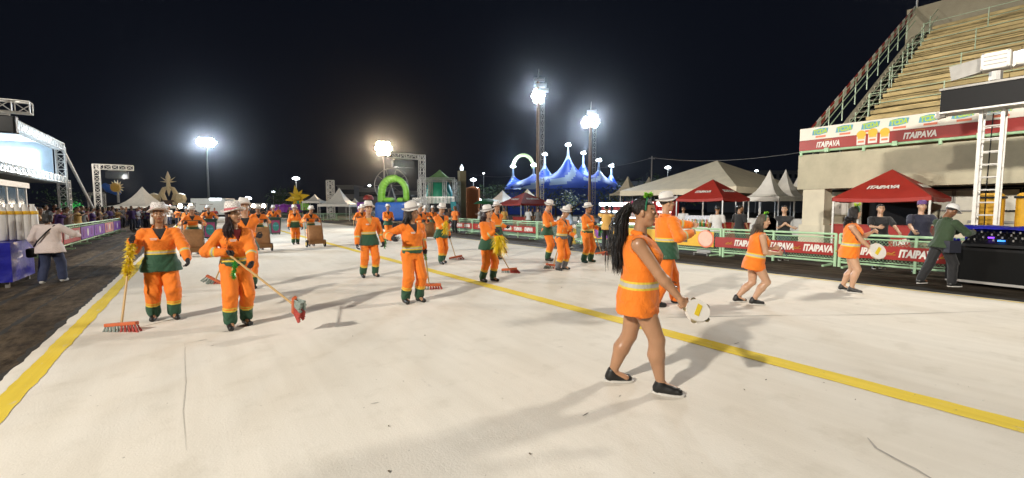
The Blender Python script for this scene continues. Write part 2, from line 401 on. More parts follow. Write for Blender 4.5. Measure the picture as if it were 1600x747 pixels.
# banners on the front rail
tb = empty('sponsor_banner', (GX - .1, 0, 4.3), 'long white banner strip of small green and red prints atop the stand front', 'banner')
o = MB().box((0, -8, -.01), (.012, GY - .05, .47)).obj('cloth', 'white_vinyl', tb)
for k in range(14):
    y = GY - .75 - k * .79
    M0 = basis((-.006, y, .27), (0, -1, .0), (0, 0, 1))
    mb = MB().add([(-.006, y + .27, .17), (-.006, y + .24, .37), (-.006, y, .42), (-.006, y - .28, .40), (-.006, y - .25, .22), (-.006, y, .16)], [(0, 1, 2, 3, 4, 5)])
    mb.v += [(x + .004, yy, zz) for x, yy, zz in mb.v]; mb.f.append((11, 10, 9, 8, 7, 6))
    e = mb.obj('emblem', 'blue_print', tb)
    lettering('TCDA', 'lime_print', e, basis((-.009, y, .28), (0, -1, .05), (0, 0, 1)), .46, .17, .15, .05)
    MB().box((-.008, y - .20, .06), (-.004, y + .14, .13)).obj('red_print', 'salmon_print', e)
rb = empty('beer_banner', (GX - .1, 0, 3.9), 'wide red vinyl banner with white lettering and glass prints on the stand front', 'banner')
MB().box((0, 1.6, 0), (.012, GY - .05, .40)).obj('cloth', 'red_vinyl', rb)
MB().box((0, -8, .10), (.012, 1.58, .41)).obj('cloth', 'red_vinyl', rb)
for y, wd in ((6.9, .78), (4.25, .85), (1.15, .7), (.1, .8), (-1.2, .8)):
    lettering('ITAIPAVA', 'white_print', rb, basis((-.008, y, .17 if y > 1.6 else .25), (0, -1, 0), (0, 0, 1)), wd, .2, .2, .045)
    if y > 1.6: strip_ = MB().tube([(-.005, y + .12, .33), (-.005, y, .36), (-.005, y - .14, .335)], .012, 5).obj('crest', 'gold_print', rb)
mat('beer_print', (.72, .45, .10), .4, var=.2)
for k in range(3):
    y = 5.85 - k * .34; z = .02 + .03 * (k == 1)
    c = MB().box((-.016, y - .13, z), (-.010, y + .13, z + .36)).obj('glass_print', 'white_print', rb)
    MB().box((-.021, y - .11, z + .20), (-.017, y + .11, z + .34)).obj('beer_band', 'beer_print', c); MB().disc((-.02, y, z + .38), (0, 1, 0), (0, 0, 1), .14, 16, .008).obj('foam', 'yellow_vinyl', c)
    MB().box((-.021, y - .09, z + .08), (-.017, y + .09, z + .15)).obj('label_band', 'salmon_print', c)
# ------------------------------------------------------------------ crowd barriers
FX = 14.4; PL = 3.3
def make_barrier(detail):
    e = bpy.data.objects.new('crowd_barrier', None); COL.objects.link(e)
    mb = MB().tube([(0, .02, .9), (0, PL - .06, .9)], .032, 8).tube([(0, .02, .80), (0, PL - .06, .80)], .018, 6)
    mb.obj('top_rail', 'green_paint', e)
    MB().tube([(0, .02, .13), (0, PL - .06, .13)], .028, 8).tube([(0, .02, .2), (0, PL - .06, .2)], .012, 6).obj('bottom_rail', 'green_paint', e)
    for y in (.03, PL - .07, PL / 2):
        MB().cbox((0, y, .455), (.06, .055, .91)).obj('post', 'green_paint', e)
    for y in (.2, PL - .25):
        MB().cbox((0, y, .025), (.7, .05, .05)).obj('foot', 'green_paint', e)
    if detail:
        mb = MB(); s = .075; n = int((PL - .1) / s) + 10
        for k in range(-10, n):
            for sg in (1, -1):
                y0 = .05 + k * s; z0, z1 = .2, .8; y1 = y0 + .6 * sg * .8
                ya, yb, za, zb = y0, y1, z0, z1
                if sg < 0: ya += .48; yb += .48
                lo, hi = .05, PL - .09
                def cl(ya, za, yb, zb):
                    if ya == yb: return None
                    ts = [0, 1]
                    t0, t1 = 0., 1.
                    for lim, low in ((lo, True), (hi, False)):
                        fa, fb = (ya - lim, yb - lim) if low else (lim - ya, lim - yb)
                        if fa < 0 and fb < 0: return None
                        if fa < 0: t0 = max(t0, fa / (fa - fb))
                        if fb < 0: t1 = min(t1, fa / (fa - fb))
                    if t0 >= t1: return None
                    return [(0, ya + (yb - ya) * t, za + (zb - za) * t) for t in (t0, t1)]
                c = cl(ya, za, yb, zb)
                if c: mb.tube([(.006 * sg, *c[0][1:]), (.006 * sg, *c[1][1:])], .0055, 4, False)
        tag(mb.obj('wire_mesh', 'green_dull', e), kind='stuff')
    return e
def copy_tree(o, parent=None):
    c = o.copy(); COL.objects.link(c); c.parent = parent
    for ch in o.children: copy_tree(ch, c)
    return c
bar0 = make_barrier(True)
posn = ['directly behind the mixing console', 'under the last banner words beside the console', 'in front of the red gazebo', 'left of the wide cream column', 'behind the yellow banner near the bottles',
        'at the left end of the yellow banner', 'behind the sweeper with green tinsel', 'in front of the far red gazebo', 'left of the far red gazebo', 'beside the guard in orange shirt', 'near the blue inflatable', 'farthest along the right side']
nb = 11
for i in range(nb):
    b = bar0 if i == 0 else copy_tree(bar0)
    b.location = (FX, 4.65 - PL * 2 + PL * i, 0)
    tag(b, 'pale green steel crowd barrier with diamond mesh, number %s from the right' % ['one','two','three','four','five','six','seven','eight','nine','ten','eleven'][i], 'barrier', 'barriers along the right side')
# banners on the barriers
def red_banner(ya, yb, words, label, z0=.30, z1=.64, blocks=False):
    e = empty('barrier_banner', (FX - .05, ya, z0), label, 'banner', 'banners on the right barriers')
    mb = MB(); n = max(2, int((yb - ya) / .3)); h = z1 - z0
    for i in range(n + 1):
        y = (yb - ya) * i / n; x = .006 * math.sin(i * 1.9) ; s = .008 * math.sin(i * .9)
        mb.v += [(x, y, s), (x * .3, y, h + s * .5)]
        if i: mb.f.append((2*i-2, 2*i-1, 2*i+1, 2*i))
    k = len(mb.v); mb.v += [(x + .008, y, z) for x, y, z in mb.v]; mb.f += [tuple(k + q for q in reversed(f)) for f in mb.f]
    mb.obj('cloth', 'red_vinyl', e, True)
    for wy in words:
        if blocks:
            lettering('ITAIPAVA', 'white_print', e, basis((-.012, wy - ya, h * .5), (0, -1, 0), (0, 0, 1)), .72, .19, .18, .06)
        else:
            lettering('ITAIPAVA', 'white_print', e, basis((-.012, wy - ya, h * .5), (0, -1, 0), (0, 0, 1)), .74, .185, .22, .05)
        if wy + .53 < yb:
            MB().tube([(-.012, wy - ya + .64, h * .40), (-.012, wy - ya + .57, h * .52), (-.012, wy - ya + .5, h * .46), (-.012, wy - ya + .44, h * .62)], .012, 5).tube([(-.012, wy - ya + .66, h * .36), (-.012, wy - ya + .42, h * .40)], .008, 5).obj('crest', 'gold_print', e)
    return e
red_banner(.4, 4.60, [4.0, 2.95, 1.9, .9], 'red barrier banner with white lettering between console and red gazebo')
red_banner(4.72, 8.15, [7.12, 6.08, 5.1], 'red barrier banner with white lettering behind the long haired dancers')
red_banner(17.9, 24.3, [18.5, 19.45, 20.4, 21.35, 22.3, 23.25], 'red barrier banner with white words in front of the far red gazebo', blocks=True)
red_banner(24.4, 31.0, [25, 26, 27, 28, 29, 30], 'red barrier banner on the far barriers left of the guard', blocks=True)
yb = empty('barrier_banner', (FX - .05, 8.2, .28), 'yellow barrier banner with a pink tambourine print and purple masks', 'banner', 'banners on the right barriers')
MB().box((0, 0, 0), (.01, 5.9, .52)).obj('cloth', 'yellow_vinyl', yb)
mat('pink_print', (.80, .52, .40), .5, var=.1); mat('ink', (.05, .03, .05), .5, var=.1); mat('white_blank', (.75, .70, .6), .5, var=.08)
MB().disc((-.012, .28, .27), (0, 1, .12), (0, -.1, 1), .30, 28, .012).obj('tambourine_rim', 'salmon_print', yb)
MB().disc((-.02, .29, .28), (0, 1, .12), (0, -.1, 1), .26, 28, .012).obj('tambourine_skin', 'pink_print', yb)
lettering('Manaus', 'ink', yb, basis((-.008, 1.25, .17), (0, -1, 0), (0, 0, 1)), .52, .12, 0, .03)
for y in (4.75, 5.3): MB().disc((-.012, y, .26), (0, 1, 0), (0, 0, 1), .24, 18, .01).obj('mask_print', 'purple_print', yb)
MB().box((-.006, 5.0, .06), (-.002, 5.2, .46)).obj('white_panel', 'white_blank', yb)
mb = MB().cbox((0, 0, .09), (.25, .5, .02)).cbox((0, .24, .05), (.2, .02, .1)).cbox((0, -.24, .05), (.2, .02, .1)).cbox((.1, 0, .14), (.02, .5, .1)); mb.obj('floor_box', 'steel', None, loc=(FX - .32, 8.45, 0), label='low grey steel floor box at the foot of the barrier', cat='box')
# ------------------------------------------------------------------ tents
def gazebo(name, x, y, sx, sy, eave, peak, mroof, label, group=None, valance=.22, words=None, curved=False, legs=True, mleg='truss_white', rotz=0, sag=.0):
    """pyramid roofed tent; (x, y) is its corner nearest the avenue and the viewer, it runs to +x and +y"""
    e = empty(name, (x, y, 0), label, 'tent', group, rotz)
    c = Vector((sx / 2, sy / 2, peak)); N = 6; mb = MB()
    cor = [Vector((0, 0, eave)), Vector((sx, 0, eave)), Vector((sx, sy, eave)), Vector((0, sy, eave))]
    for k in range(4):
        a, b = cor[k], cor[(k + 1) % 4]; base = len(mb.v)
        for i in range(N + 1):
            t = i / N; h = (t ** 2.1 if curved else t - sag * t * (1 - t)); 
            for j in range(7):
                p = a.lerp(b, j / 6); q = p.lerp(c, t); q.z = eave + (peak - eave) * h - (.05 * math.sin(math.pi * j / 6) * (1 - t) if not curved else 0)
                if curved and i == 0: q.z = eave
                mb.v.append(tuple(q))
        for i in range(N):
            for j in range(6):
                q = base + i * 7 + j; mb.f.append((q, q + 1, q + 8, q + 7))
    roof = mb.obj('roof', mroof, e, False)
    s = roof.modifiers.new('s', 'SOLIDIFY'); s.thickness = .012
    if valance:
        for k in range(4):
            a, b = cor[k], cor[(k + 1) % 4]; m2 = MB(); n = 10
            for j in range(n + 1):
                p = a.lerp(b, j / n); zz = -.05 * math.sin(math.pi * j / n) * (0 if curved else 1)
                m2.v += [(p.x, p.y, p.z + zz - .001), (p.x, p.y, p.z + zz - valance * (1 + .04 * math.sin(j * 2.3)))]
                if j: m2.f.append((2*j-2, 2*j-1, 2*j+1, 2*j))
            v = m2.obj('valance', mroof, e); s = v.modifiers.new('s', 'SOLIDIFY'); s.thickness = .01
    if legs:
        for p in cor: MB().cbox((p.x + (.04 if p.x == 0 else -.04), p.y + (.04 if p.y == 0 else -.04), eave / 2 - .02), (.05, .05, eave - .02)).obj('leg', mleg, e)
    if words:
        n_front = (c - cor[0]).cross(cor[3] - cor[0]).normalized()
        # front slope (x = 0): words along -y
        up = (Vector((sx / 2, 0, peak - eave))).normalized(); nn = Vector((0, -1, 0)).cross(up)
        pos = Vector((0, sy / 2, eave)) + up * (sx * .20) + nn * .03
        lettering(words, 'white_print', e, basis(pos, (0, -1, 0), up), sy * .33, sx * .065, .25, .05)
        up2 = Vector((0, sy / 2, peak - eave)).normalized(); n2 = Vector((1, 0, 0)).cross(up2)
        lettering(words, 'white_print', e, basis(Vector((sx / 2, 0, eave)) + up2 * sy * .22 + n2 * .03, (1, 0, 0), up2), sx * .4, sy * .07, .25, .05)
    return e
gazebo('gazebo_tent', 18.0, 3.47, 2.55, 2.56, 1.97, 2.93, 'red_tent', 'red gazebo tent with white lettering standing before the grandstand columns', 'red gazebo tents', .12, 'ITAIPAVA')
gazebo('gazebo_tent', 22.0, 12.13, 2.75, 2.75, 2.14, 3.2, 'red_tent', 'red gazebo tent in front of the large cream marquee', 'red gazebo tents', .14, 'ITAIPAVA')
gazebo('gazebo_tent', 22.0, yx(814, 22.0), 3.4, 3.3, 2.0, 3.0, 'red_tent', 'red gazebo tent left of the tall floodlight mast', 'red gazebo tents', .14, 'ITAIPAVA')
y_ = yx(968, 27); y2 = yx(1150, 27)
gazebo('marquee_tent', 27.0, y2, 11.5, y_ - y2, 2.95, 5.25, 'tent_cream', 'large cream marquee with a wide pyramid roof behind the red gazebo', None, .38, sag=.1)
for k, (pa, pb, X, lab) in enumerate(((1160, 1217, 27.5, 'nearest white pagoda tent between red gazebo and concrete column'), (1187, 1242, 31.5, 'middle white pagoda tent between red gazebo and concrete column'), (1214, 1266, 36, 'rearmost white pagoda tent beside the concrete column'))):
    ya, yb2 = yx(pb, X), yx(pa, X); gazebo('pagoda_tent', X, ya, yb2 - ya, yb2 - ya, 2.28 + .06 * k, 3.95 + .3 * k, 'tent_white', lab, 'white pagoda tents on the right', .26, curved=True)
for k, (pa, pb, X, pk, m, lab) in enumerate(((752, 785, 36, 4.3, 'tent_white', 'white pagoda tent between green umbrella and red gazebo'), (790, 826, 40, 4.6, 'tent_cream', 'cream pagoda tent rising behind the far red gazebo'), (952, 988, 60, 7.2, 'tent_cream', 'brown lit pagoda roof to the right of the circus tent'), (985, 1022, 62, 7.0, 'tent_cream', 'smaller brown lit pagoda roof left of the marquee'))):
    ya, yb2 = yx(pb, X), yx(pa, X); gazebo('pagoda_tent', X, ya, (yb2 - ya) * .7, yb2 - ya, 2.5 + (k > 1) * 1.6, pk, m, lab, 'pagoda tents on the right', .3, curved=True)
# green parasol
p = Vector((22.5, yx(763, 22.5), 0)); e = empty('parasol', p, 'small green parasol beside the white pagoda tent', 'parasol')
mat('green_cloth', (.02, .16, .05), .6, var=.2)
mb = MB()
for i in range(5):
    t = i / 4; 
    for j in range(16): a = 6.283 * j / 16; r_ = 1.45 * (1 - t) * (1 - .04 * (j % 2)); mb.v.append((r_ * math.cos(a), r_ * math.sin(a), 2.0 + .5 * (1 - (1 - t) ** 2)))
    if i:
        for j in range(16): q = (i - 1) * 16; mb.f.append((q + j, q + (j + 1) % 16, q + 16 + (j + 1) % 16, q + 16 + j))
o = mb.obj('canopy', 'green_cloth', e); s = o.modifiers.new('s', 'SOLIDIFY'); s.thickness = .01
MB().tube([(0, 0, 0), (0, 0, 2.55)], .03, 8).obj('pole', 'truss_white', e)
# ------------------------------------------------------------------ light towers
def truss(name, a, b, wd, m, parent, n=None, r=.025, up=None):
    a, b = Vector(a), Vector(b); d = (b - a).normalized(); L_ = (b - a).length
    u = Vector(up).normalized() if up else d.orthogonal().normalized(); u = (u - d * u.dot(d)).normalized(); v = d.cross(u); n = n or max(2, int(L_ / wd / 1.1)); mb = MB(); h = wd / 2
    cs = [u * sx * h + v * sy * h for sx, sy in ((1, 1), (-1, 1), (-1, -1), (1, -1))]
    for c in cs: mb.tube([a + c, b + c], r, 6)
    for i in range(n):
        t0, t1 = L_ * i / n, L_ * (i + 1) / n
        for k in range(4):
            p0, p1 = cs[k], cs[(k + 1) % 4]
            mb.tube([a + d * t0 + p0, a + d * t0 + p1], r * .7, 5, False)
            mb.tube([a + d * t0 + (p0 if i % 2 else p1), a + d * t1 + (p1 if i % 2 else p0)], r * .6, 5, False)
    for k in range(4): mb.tube([b + cs[k], b + cs[(k + 1) % 4]], r * .7, 5, False)
    return mb.obj(name, m, parent)
mat('lamp_face', (.02, .022, .026), .25, var=.1)
def light_tower(x, y, side, label, hgt=5.2, arm=2.4, screen=True):
    """truss column with an arm over the avenue; side -1 stands on the left and reaches to +x"""
    e = empty('light_tower', (x, y, 0), label, 'light tower', 'truss light towers along the avenue')
    truss('column', (0, 0, .06), (0, 0, hgt), .42, 'truss_white', e, r=.03, up=(1, 0, 0))
    MB().cbox((0, 0, .03), (.9, .9, .05)).obj('base_plate', 'steel', e)
    s = -side
    truss('arm', (0, 0, hgt - .2), (s * arm, 0, hgt - .2), .4, 'truss_white', e, r=.03, up=(0, 0, 1))
    if screen:
        f = MB().cbox((s * (arm * .55), 0, hgt - .85), (arm * .62, .34, .62)).obj('lamp_box', 'black_plastic', e); bevel(f, .03)
        MB().cbox((s * (arm * .55), -.18, hgt - .85), (arm * .57, .02, .54)).obj('lamp_front', 'lamp_face', f)
        MB().cbox((s * (arm * .55), 0, hgt - .50), (arm * .5, .05, .1)).obj('bracket', 'steel', f)
    return e
light_tower(16.2, 36.0, 1, 'far right truss lamp tower with arm above the green inflatable arch', 6.2, 3.0)
light_tower(-6.6, 51.0, -1, 'far left truss lamp tower in front of the white pagoda tent', 5.3, 2.4)
light_tower(-7.4, 23.6, -1, 'near left truss lamp tower whose arm end shows at the frame edge', 5.45, 2.7)
# near right tower: ladder like aluminium mast, black lamp bar and white lamp unit
t = empty('light_tower', (15.3, 2.0, 0), 'near right aluminium ladder tower carrying a black bar and white lamp unit', 'light tower', 'truss light towers along the avenue')
for dx in (0, .36):
    for dy in (-.18, .18):
        MB().cbox((dx, dy, 2.0), (.055, .065, 4.0)).obj('upright', 'truss_white', t)
mb = MB()
for k in range(13):
    z = .25 + k * .3
    o = MB().tube([(0, -.16, z), (0, .16, z)], .018, 6).obj('rung', 'truss_white', t)
    o = MB().tube([(.36, -.16, z), (.36, .16, z)], .016, 6).obj('rung', 'truss_white', t)
    if k % 2: 
        for dy in (-.18, .18): MB().tube([(.02, dy, z), (.34, dy, z + .25)], .012, 5).obj('brace', 'truss_white', t)
MB().tube([(.1, .0, .3), (.12, .02, 2), (.09, -.01, 3.9)], .012, 5).obj('cable', 'black_plastic', t)
b = MB().cbox((-.05, -.75, 4.22), (.55, 3.2, .52)).obj('lamp_bar', 'black_plastic', t); bevel(b, .02)
MB().cbox((-.05, -.75, 4.50), (.62, 3.25, .05)).obj('lamp_lid', 'steel', b); MB().cbox((-.05, -.75, 3.94), (.6, 3.22, .04)).obj('lamp_lip', 'truss_white', b)
MB().tube([(0, .8, 3.95), (0, .95, 3.92), (0, 1.0, 3.9)], [.09, .1, .02], 8).obj('wrapped_cable_end', 'white_print', b)
u = empty('lamp_unit', (15.25, 1.98, 4.58), 'white boxy lamp unit with vents on the near right tower', 'lamp')
MB().tube([(0, 0, 0), (0, 0, .2)], .12, 10).obj('swivel', 'aluminium', u)
o = MB().cbox((0, 0, .42), (.42, .48, .38)).obj('housing', 'white_print', u); bevel(o, .03)
for k in range(3): MB().cbox((-.215, .0, .34 + k * .09), (.012, .36, .018)).obj('vent', 'steel', o)
for a, b_ in ((.2, .25), (.2, .6), (-.2, .25), (-.2, .6)): MB().cbox((-.215, a, b_), (.02, .03, .03)).obj('bolt', 'steel', o)
mb = MB().add([(0, .25, .25), (0, .75, .15), (0, .80, .5), (0, .25, .58), (.25, .25, .25), (.25, .75, .2), (.25, .8, .48), (.25, .25, .58)], [(3, 2, 1, 0), (4, 5, 6, 7), (0, 1, 5, 4), (1, 2, 6, 5), (2, 3, 7, 6), (3, 0, 4, 7)]); mb.obj('side_hood', 'steel', u)
mb = MB().add([(0, -.25, .25), (0, -1.2, .35), (0, -1.2, .7), (0, -.25, .58), (.25, -.25, .25), (.25, -1.2, .35), (.25, -1.2, .7), (.25, -.25, .58)], [(0, 1, 2, 3), (7, 6, 5, 4), (4, 5, 1, 0), (5, 6, 2, 1), (6, 7, 3, 2), (7, 4, 0, 3)]); mb.obj('side_hood', 'aluminium', u)
MB().tube([(-.05, -.3, .3), (-.1, -.7, .25), (-.05, -1.1, .5)], .04, 7).obj('hose', 'white_print', u)
# yellow bags on the barrier side of the wall
mat('yellow_bag', (.72, .38, .015), .6, var=.15, scale=5, bump=.5, bscale=9)
for k, (y, lab) in enumerate(((2.05, 'yellow upright bag with black strap seen through the ladder tower'), (1.36, 'yellow upright bag with black strap right of the ladder tower'))):
    e = empty('bag', (16.3, y, 0), lab, 'bag', 'yellow bags behind the console')
    o = MB().cbox((0, 0, 1.0), (.4, .5, 1.98)).obj('body', 'yellow_bag', e); bevel(o, .1, 3)
    MB().cbox((-.02, 0, 1.88), (.45, .54, .05)).obj('strap', 'black_plastic', e); MB().cbox((-.22, -.12, 1.6), (.05, .16, .14)).obj('pocket', 'yellow_bag', e)
# ------------------------------------------------------------------ mixing console on its case
c = empty('console_case', (13.35, 1.45, 0), 'tall black flight case with steel bottom edge at the right kerb', 'case', rotz=R(-8))
o = MB().box((-.35, -.75, .08), (.4, .72, .80)).obj('body', 'black_grille', c); bevel(o, .015)
for z in (.09, .76): MB().box((-.365, -.765, z - .02), (.41, .735, z + .03)).obj('edge_trim', 'aluminium' if z < .5 else 'black_plastic', c)
for y in (-.75, .72): MB().box((-.368, y - .02, .1), (-.33, y + .02, .78)).obj('corner_trim', 'black_plastic', c)
for y in (-.6, .6): MB().tube([(-.25, y - .02, .04), (-.25, y + .02, .04)], .04, 10).obj('castor', 'black_plastic', c)
d = empty('mixing_console', (13.35, 1.45, .82), 'black mixing console with glowing blue buttons on the flight case', 'console', rotz=R(-8))
o = MB().add([(-.3, -.55, 0), (.3, -.55, 0), (.3, .55, 0), (-.3, .55, 0), (-.28, -.53, .07), (.28, -.53, .30), (.28, .53, .30), (-.28, .53, .07)], [(0, 3, 2, 1), (4, 5, 6, 7), (0, 1, 5, 4), (1, 2, 6, 5), (2, 3, 7, 6), (3, 0, 4, 7)]).obj('body', 'black_plastic', d); bevel(o, .01)
mat('knob', (.16, .16, .16), .6, var=.1); mat('blue_glow', (.05, .25, .9), .3, emit=2, emcol=(.04, .25, 1), var=0); mat('violet_glow', (.2, .05, .9), .3, emit=2, emcol=(.25, .06, 1), var=0)
for i in range(11):
    for j in range(4):
        x = -.2 + j * .12; z = .105 + (x + .28) / .56 * .23; y = -.46 + i * .092
        MB().tube([(x, y, z - .01), (x - .005, y, z + .03)], .016, 8).obj('knob', 'knob' if (i * 3 + j) % 5 == 0 else 'steel' if (i + j) % 3 == 0 else 'black_plastic', d)
MB().cbox((-.08, .16, .19), (.06, .08, .03)).obj('lit_display', 'violet_glow', d); MB().cbox((-.2, -.02, .14), (.06, .10, .03)).obj('lit_display', 'blue_glow', d)
cv = empty('dust_cover', (13.5, 1.4, 0), 'crumpled blue cover thrown back over the console', 'cover', rotz=R(-8))
def arch_sheet(prof, y0, y1, m, name, parent, wob=.02):
    mb = MB(); n = 14; k = len(prof); r = random.Random(3)
    for j in range(n + 1):
        y = y0 + (y1 - y0) * j / n
        for i, (x, z) in enumerate(prof): mb.v.append((x + r.uniform(-wob, wob), y + r.uniform(-wob, wob) * .5, z + r.uniform(-wob, wob)))
        if j:
            for i in range(k - 1): q = (j - 1) * k + i; mb.f.append((q, q + 1, q + k + 1, q + k))
    o = mb.obj(name, m, parent, True); s = o.modifiers.new('s', 'SOLIDIFY'); s.thickness = .012; o.modifiers.new('u', 'SUBSURF').levels = 1; o.modifiers['u'].render_levels = 1
    return o
arch_sheet([(-.02, 1.17), (.08, 1.25), (.2, 1.26), (.36, 1.18), (.46, .9), (.5, .1)], -.70, .78, 'blue_tarp', 'hood', cv)
arch_sheet([(-.42, .02), (-.36, .5), (-.3, .9), (-.1, 1.14), (.1, 1.22), (.3, 1.14), (.45, .7), (.5, .05)], -1.05, -.68, 'blue_tarp', 'side_fold', cv, .03)
arch_sheet([(.1, .95), (.2, .8), (.3, .6), (.35, .3), (.4, .03)], .74, .95, 'blue_tarp', 'side_fold', cv, .03)
# ------------------------------------------------------------------ vendors behind the barriers
mat('fridge_glow', (.8, .9, 1), .4, emit=4.5, emcol=(.72, .88, 1), var=0); mat('fridge_red', (.55, .02, .02), .35, var=.1); mat('fridge_dark', (.03, .05, .08), .3, var=.1)
mat('fridge_warm', (.9, .75, .7), .4, emit=4.5, emcol=(1, .82, .76), var=0)
mat('bottle_red', (.5, .03, .02), .25, var=.1); mat('bottle_green', (.05, .22, .05), .2, var=.1); mat('bottle_amber', (.45, .24, .03), .2, var=.1); mat('bottle_clear', (.55, .6, .6), .15, var=.1)
def fridge(x, y, m, glow, label, rz=0):
    e = empty('drinks_fridge', (x, y, 0), label, 'fridge', 'lit drinks fridges', rz)
    mb = MB().box((0, -.55, 0), (.7, -.50, 2.0)).box((0, .50, 0), (.7, .55, 2.0)).box((.62, -.5, 0), (.7, .5, 2.0)).box((0, -.5, 0), (.62, .5, .25)).box((0, -.5, 1.78), (.62, .5, 2.0)); mb.obj('cabinet', m, e)
    for k in range(4):
        z = .3 + k * .38
        s = MB().box((.05, -.495, z), (.6, .495, z + .02)).obj('shelf', 'aluminium', e)
        MB().box((.08, -.45, z + .28), (.12, .45, z + .36)).obj('tube_light', glow, e)
        mb = MB()
        for j in range(8): mb.tube([(.2, -.42 + j * .12, z + .02), (.2, -.42 + j * .12, z + .16), (.2, -.42 + j * .12, z + .24)], [.04, .04, .015], 6)
        mb.obj('bottle_row', ['bottle_clear', 'bottle_red', 'bottle_green', 'bottle_amber'][(k + int(x)) % 4], s)
    MB().box((-.02, -.5, 1.80), (0, .5, 1.98)).obj('header_light', glow, e)
    return e
for k, (px, m, g, lab) in enumerate(((945, 'fridge_dark', 'fridge_glow', 'tall lit drinks fridge with dark sides left of the marquee pole'), (964, 'fridge_dark', 'fridge_glow', 'second lit drinks fridge with dark sides left of the marquee pole'), (985, 'fridge_red', 'fridge_warm', 'red lit drinks fridge behind the foreground woman'), (1010, 'fridge_red', 'fridge_warm', 'red lit drinks fridge between the foreground woman and the dancing man'), (1037, 'fridge_red', 'fridge_warm', 'red lit drinks fridge behind the dancing man'))):
    fridge(22.5, yx(px, 22.5), m, g, lab)
# drinks stall with boards and bottles
st = empty('drinks_table', (18.6, yx(1088, 18.6), 0), 'vendor table crowded with bottles beneath the red gazebo', 'table')
MB().box((0, -.6, .72), (.7, .85, .76)).obj('top', 'white_print', st)
for a in (.05, .62):
    for b in (-.55, .8): MB().cbox((a, b, .36), (.04, .04, .72)).obj('leg', 'steel', st)
MB().box((-.01, -.6, .2), (0, .85, .72)).obj('skirt', 'tent_white', st)
bm0 = {}
for k in range(22):
    m = ['bottle_amber', 'bottle_green', 'bottle_clear', 'bottle_red', 'gold_print'][rnd.randrange(5)]
    if m not in bm0: bm0[m] = MB().lathe([(0, 0), (.045, 0), (.045, .2), (.018, .27), (.018, .34), (0, .34)], 10).mesh('bottle', m, True)
    link('bottle', bm0[m], None, (18.68 + .22 * (k % 3), yx(1088, 18.6) - .52 + (k // 3) * .18, .762), label='small bottle standing on the vendor table under the red gazebo', cat='bottle', group='bottles on the vendor table')
mat('board_print', (.62, .62, .68), .5, var=.5, scale=16)
for k in range(2):
    o = MB().box((0, -.42, 0), (.02, .42, .5)).obj('price_board', 'board_print', None, loc=(19.2, yx(1088, 18.6) - .25 + k * .85, .78), label=['printed drinks board at the right end of the vendor table', 'printed drinks board at the left end of the vendor table'][k], cat='board')
    o.rotation_euler = (0, .25, 0)
def counter(x, y, wd, label, h=.95, words=True):
    e = empty('bar_counter', (x, y, 0), label, 'counter', 'red bar counters')
    MB().box((0, -wd / 2, 0), (.5, wd / 2, h - .04)).obj('front', 'red_vinyl', e); MB().box((-.04, -wd / 2 - .04, h - .038), (.55, wd / 2 + .04, h)).obj('top', 'red_vinyl', e)
    if words: lettering('ITAIPAVA', 'white_print', e, basis((-.008, 0, h * .5), (0, -1, .25), (0, 0, 1)), wd * .55, .16, .25, .05)
    return e
counter(20.0, yx(1138, 20.0), 1.5, 'red bar counter with slanted lettering beside the man in black shirt')
counter(18.5, yx(1335, 18.5), 1.3, 'red bar counter under the gazebo near the grandstand, left half', 1.05)
counter(18.6, yx(1418, 18.6), 1.2, 'red bar counter under the gazebo near the grandstand, right half', 1.05)
counter(21.5, yx(812, 21.5), 1.9, 'red bar counter under the far red gazebo', .9)
# white serving tables under the pagodas
for k, px in enumerate((1180, 1222)):
    e = empty('long_table', (26.5, yx(px, 26.5), 0), ['long table with white cloth under the nearest pagoda tent', 'long table with white cloth beside the concrete column'][k], 'table')
    MB().box((0, -1.2, 0.1), (.8, 1.2, 1.0)).obj('cloth', 'tent_white', e); MB().box((-.03, -1.25, 1.0), (.83, 1.25, 1.03)).obj('top', 'white_print', e)
mat('chair_blue', (.03, .09, .30), .4, var=.1); mat('chair_white', (.6, .6, .58), .4, var=.1)
def plastic_chair(m):
    e = bpy.data.objects.new('plastic_chair', None); COL.objects.link(e)
    MB().box((-.22, -.22, .42), (.22, .22, .45)).obj('seat', m, e)
    mb = MB().add([(-.21, .2, .45), (.21, .2, .45), (.23, .3, .85), (-.23, .3, .85), (-.21, .23, .45), (.21, .23, .45), (.23, .33, .85), (-.23, .33, .85)], [(0, 1, 2, 3), (7, 6, 5, 4), (4, 5, 1, 0), (5, 6, 2, 1), (6, 7, 3, 2), (7, 4, 0, 3)]); mb.obj('backrest', m, e)
    for a in (-.2, .2):
        for b in (-.2, .2): MB().tube([(a, b, .42), (a * 1.2, b * 1.2, 0)], .02, 6).obj('leg', m, e)
    return e
ch_b = plastic_chair('chair_blue'); ch_w = plastic_chair('chair_white'); fb = fw = True
for k in range(12):
    o = ch_b if k == 0 else copy_tree(ch_b); X = 28.5 + (k % 3) * 1.1
    o.location = (X, yx(1172 + (k // 3) * 17, X), 0); o.rotation_euler = (0, 0, rnd.uniform(0, 6))
    tag(o, 'blue plastic chair beneath the white pagoda tents', 'chair', 'blue chairs under the pagodas')
for k in range(14):
    o = ch_w if k == 0 else copy_tree(ch_w); X = 26 + (k % 2) * 1.0
    o.location = (X, yx(868 + (k // 2) * 7, X), 0); o.rotation_euler = (0, 0, rnd.uniform(-.5, .5) - 1.57)
    tag(o, 'white plastic chair in the rows behind the sweepers', 'chair', 'white chairs behind the barriers')
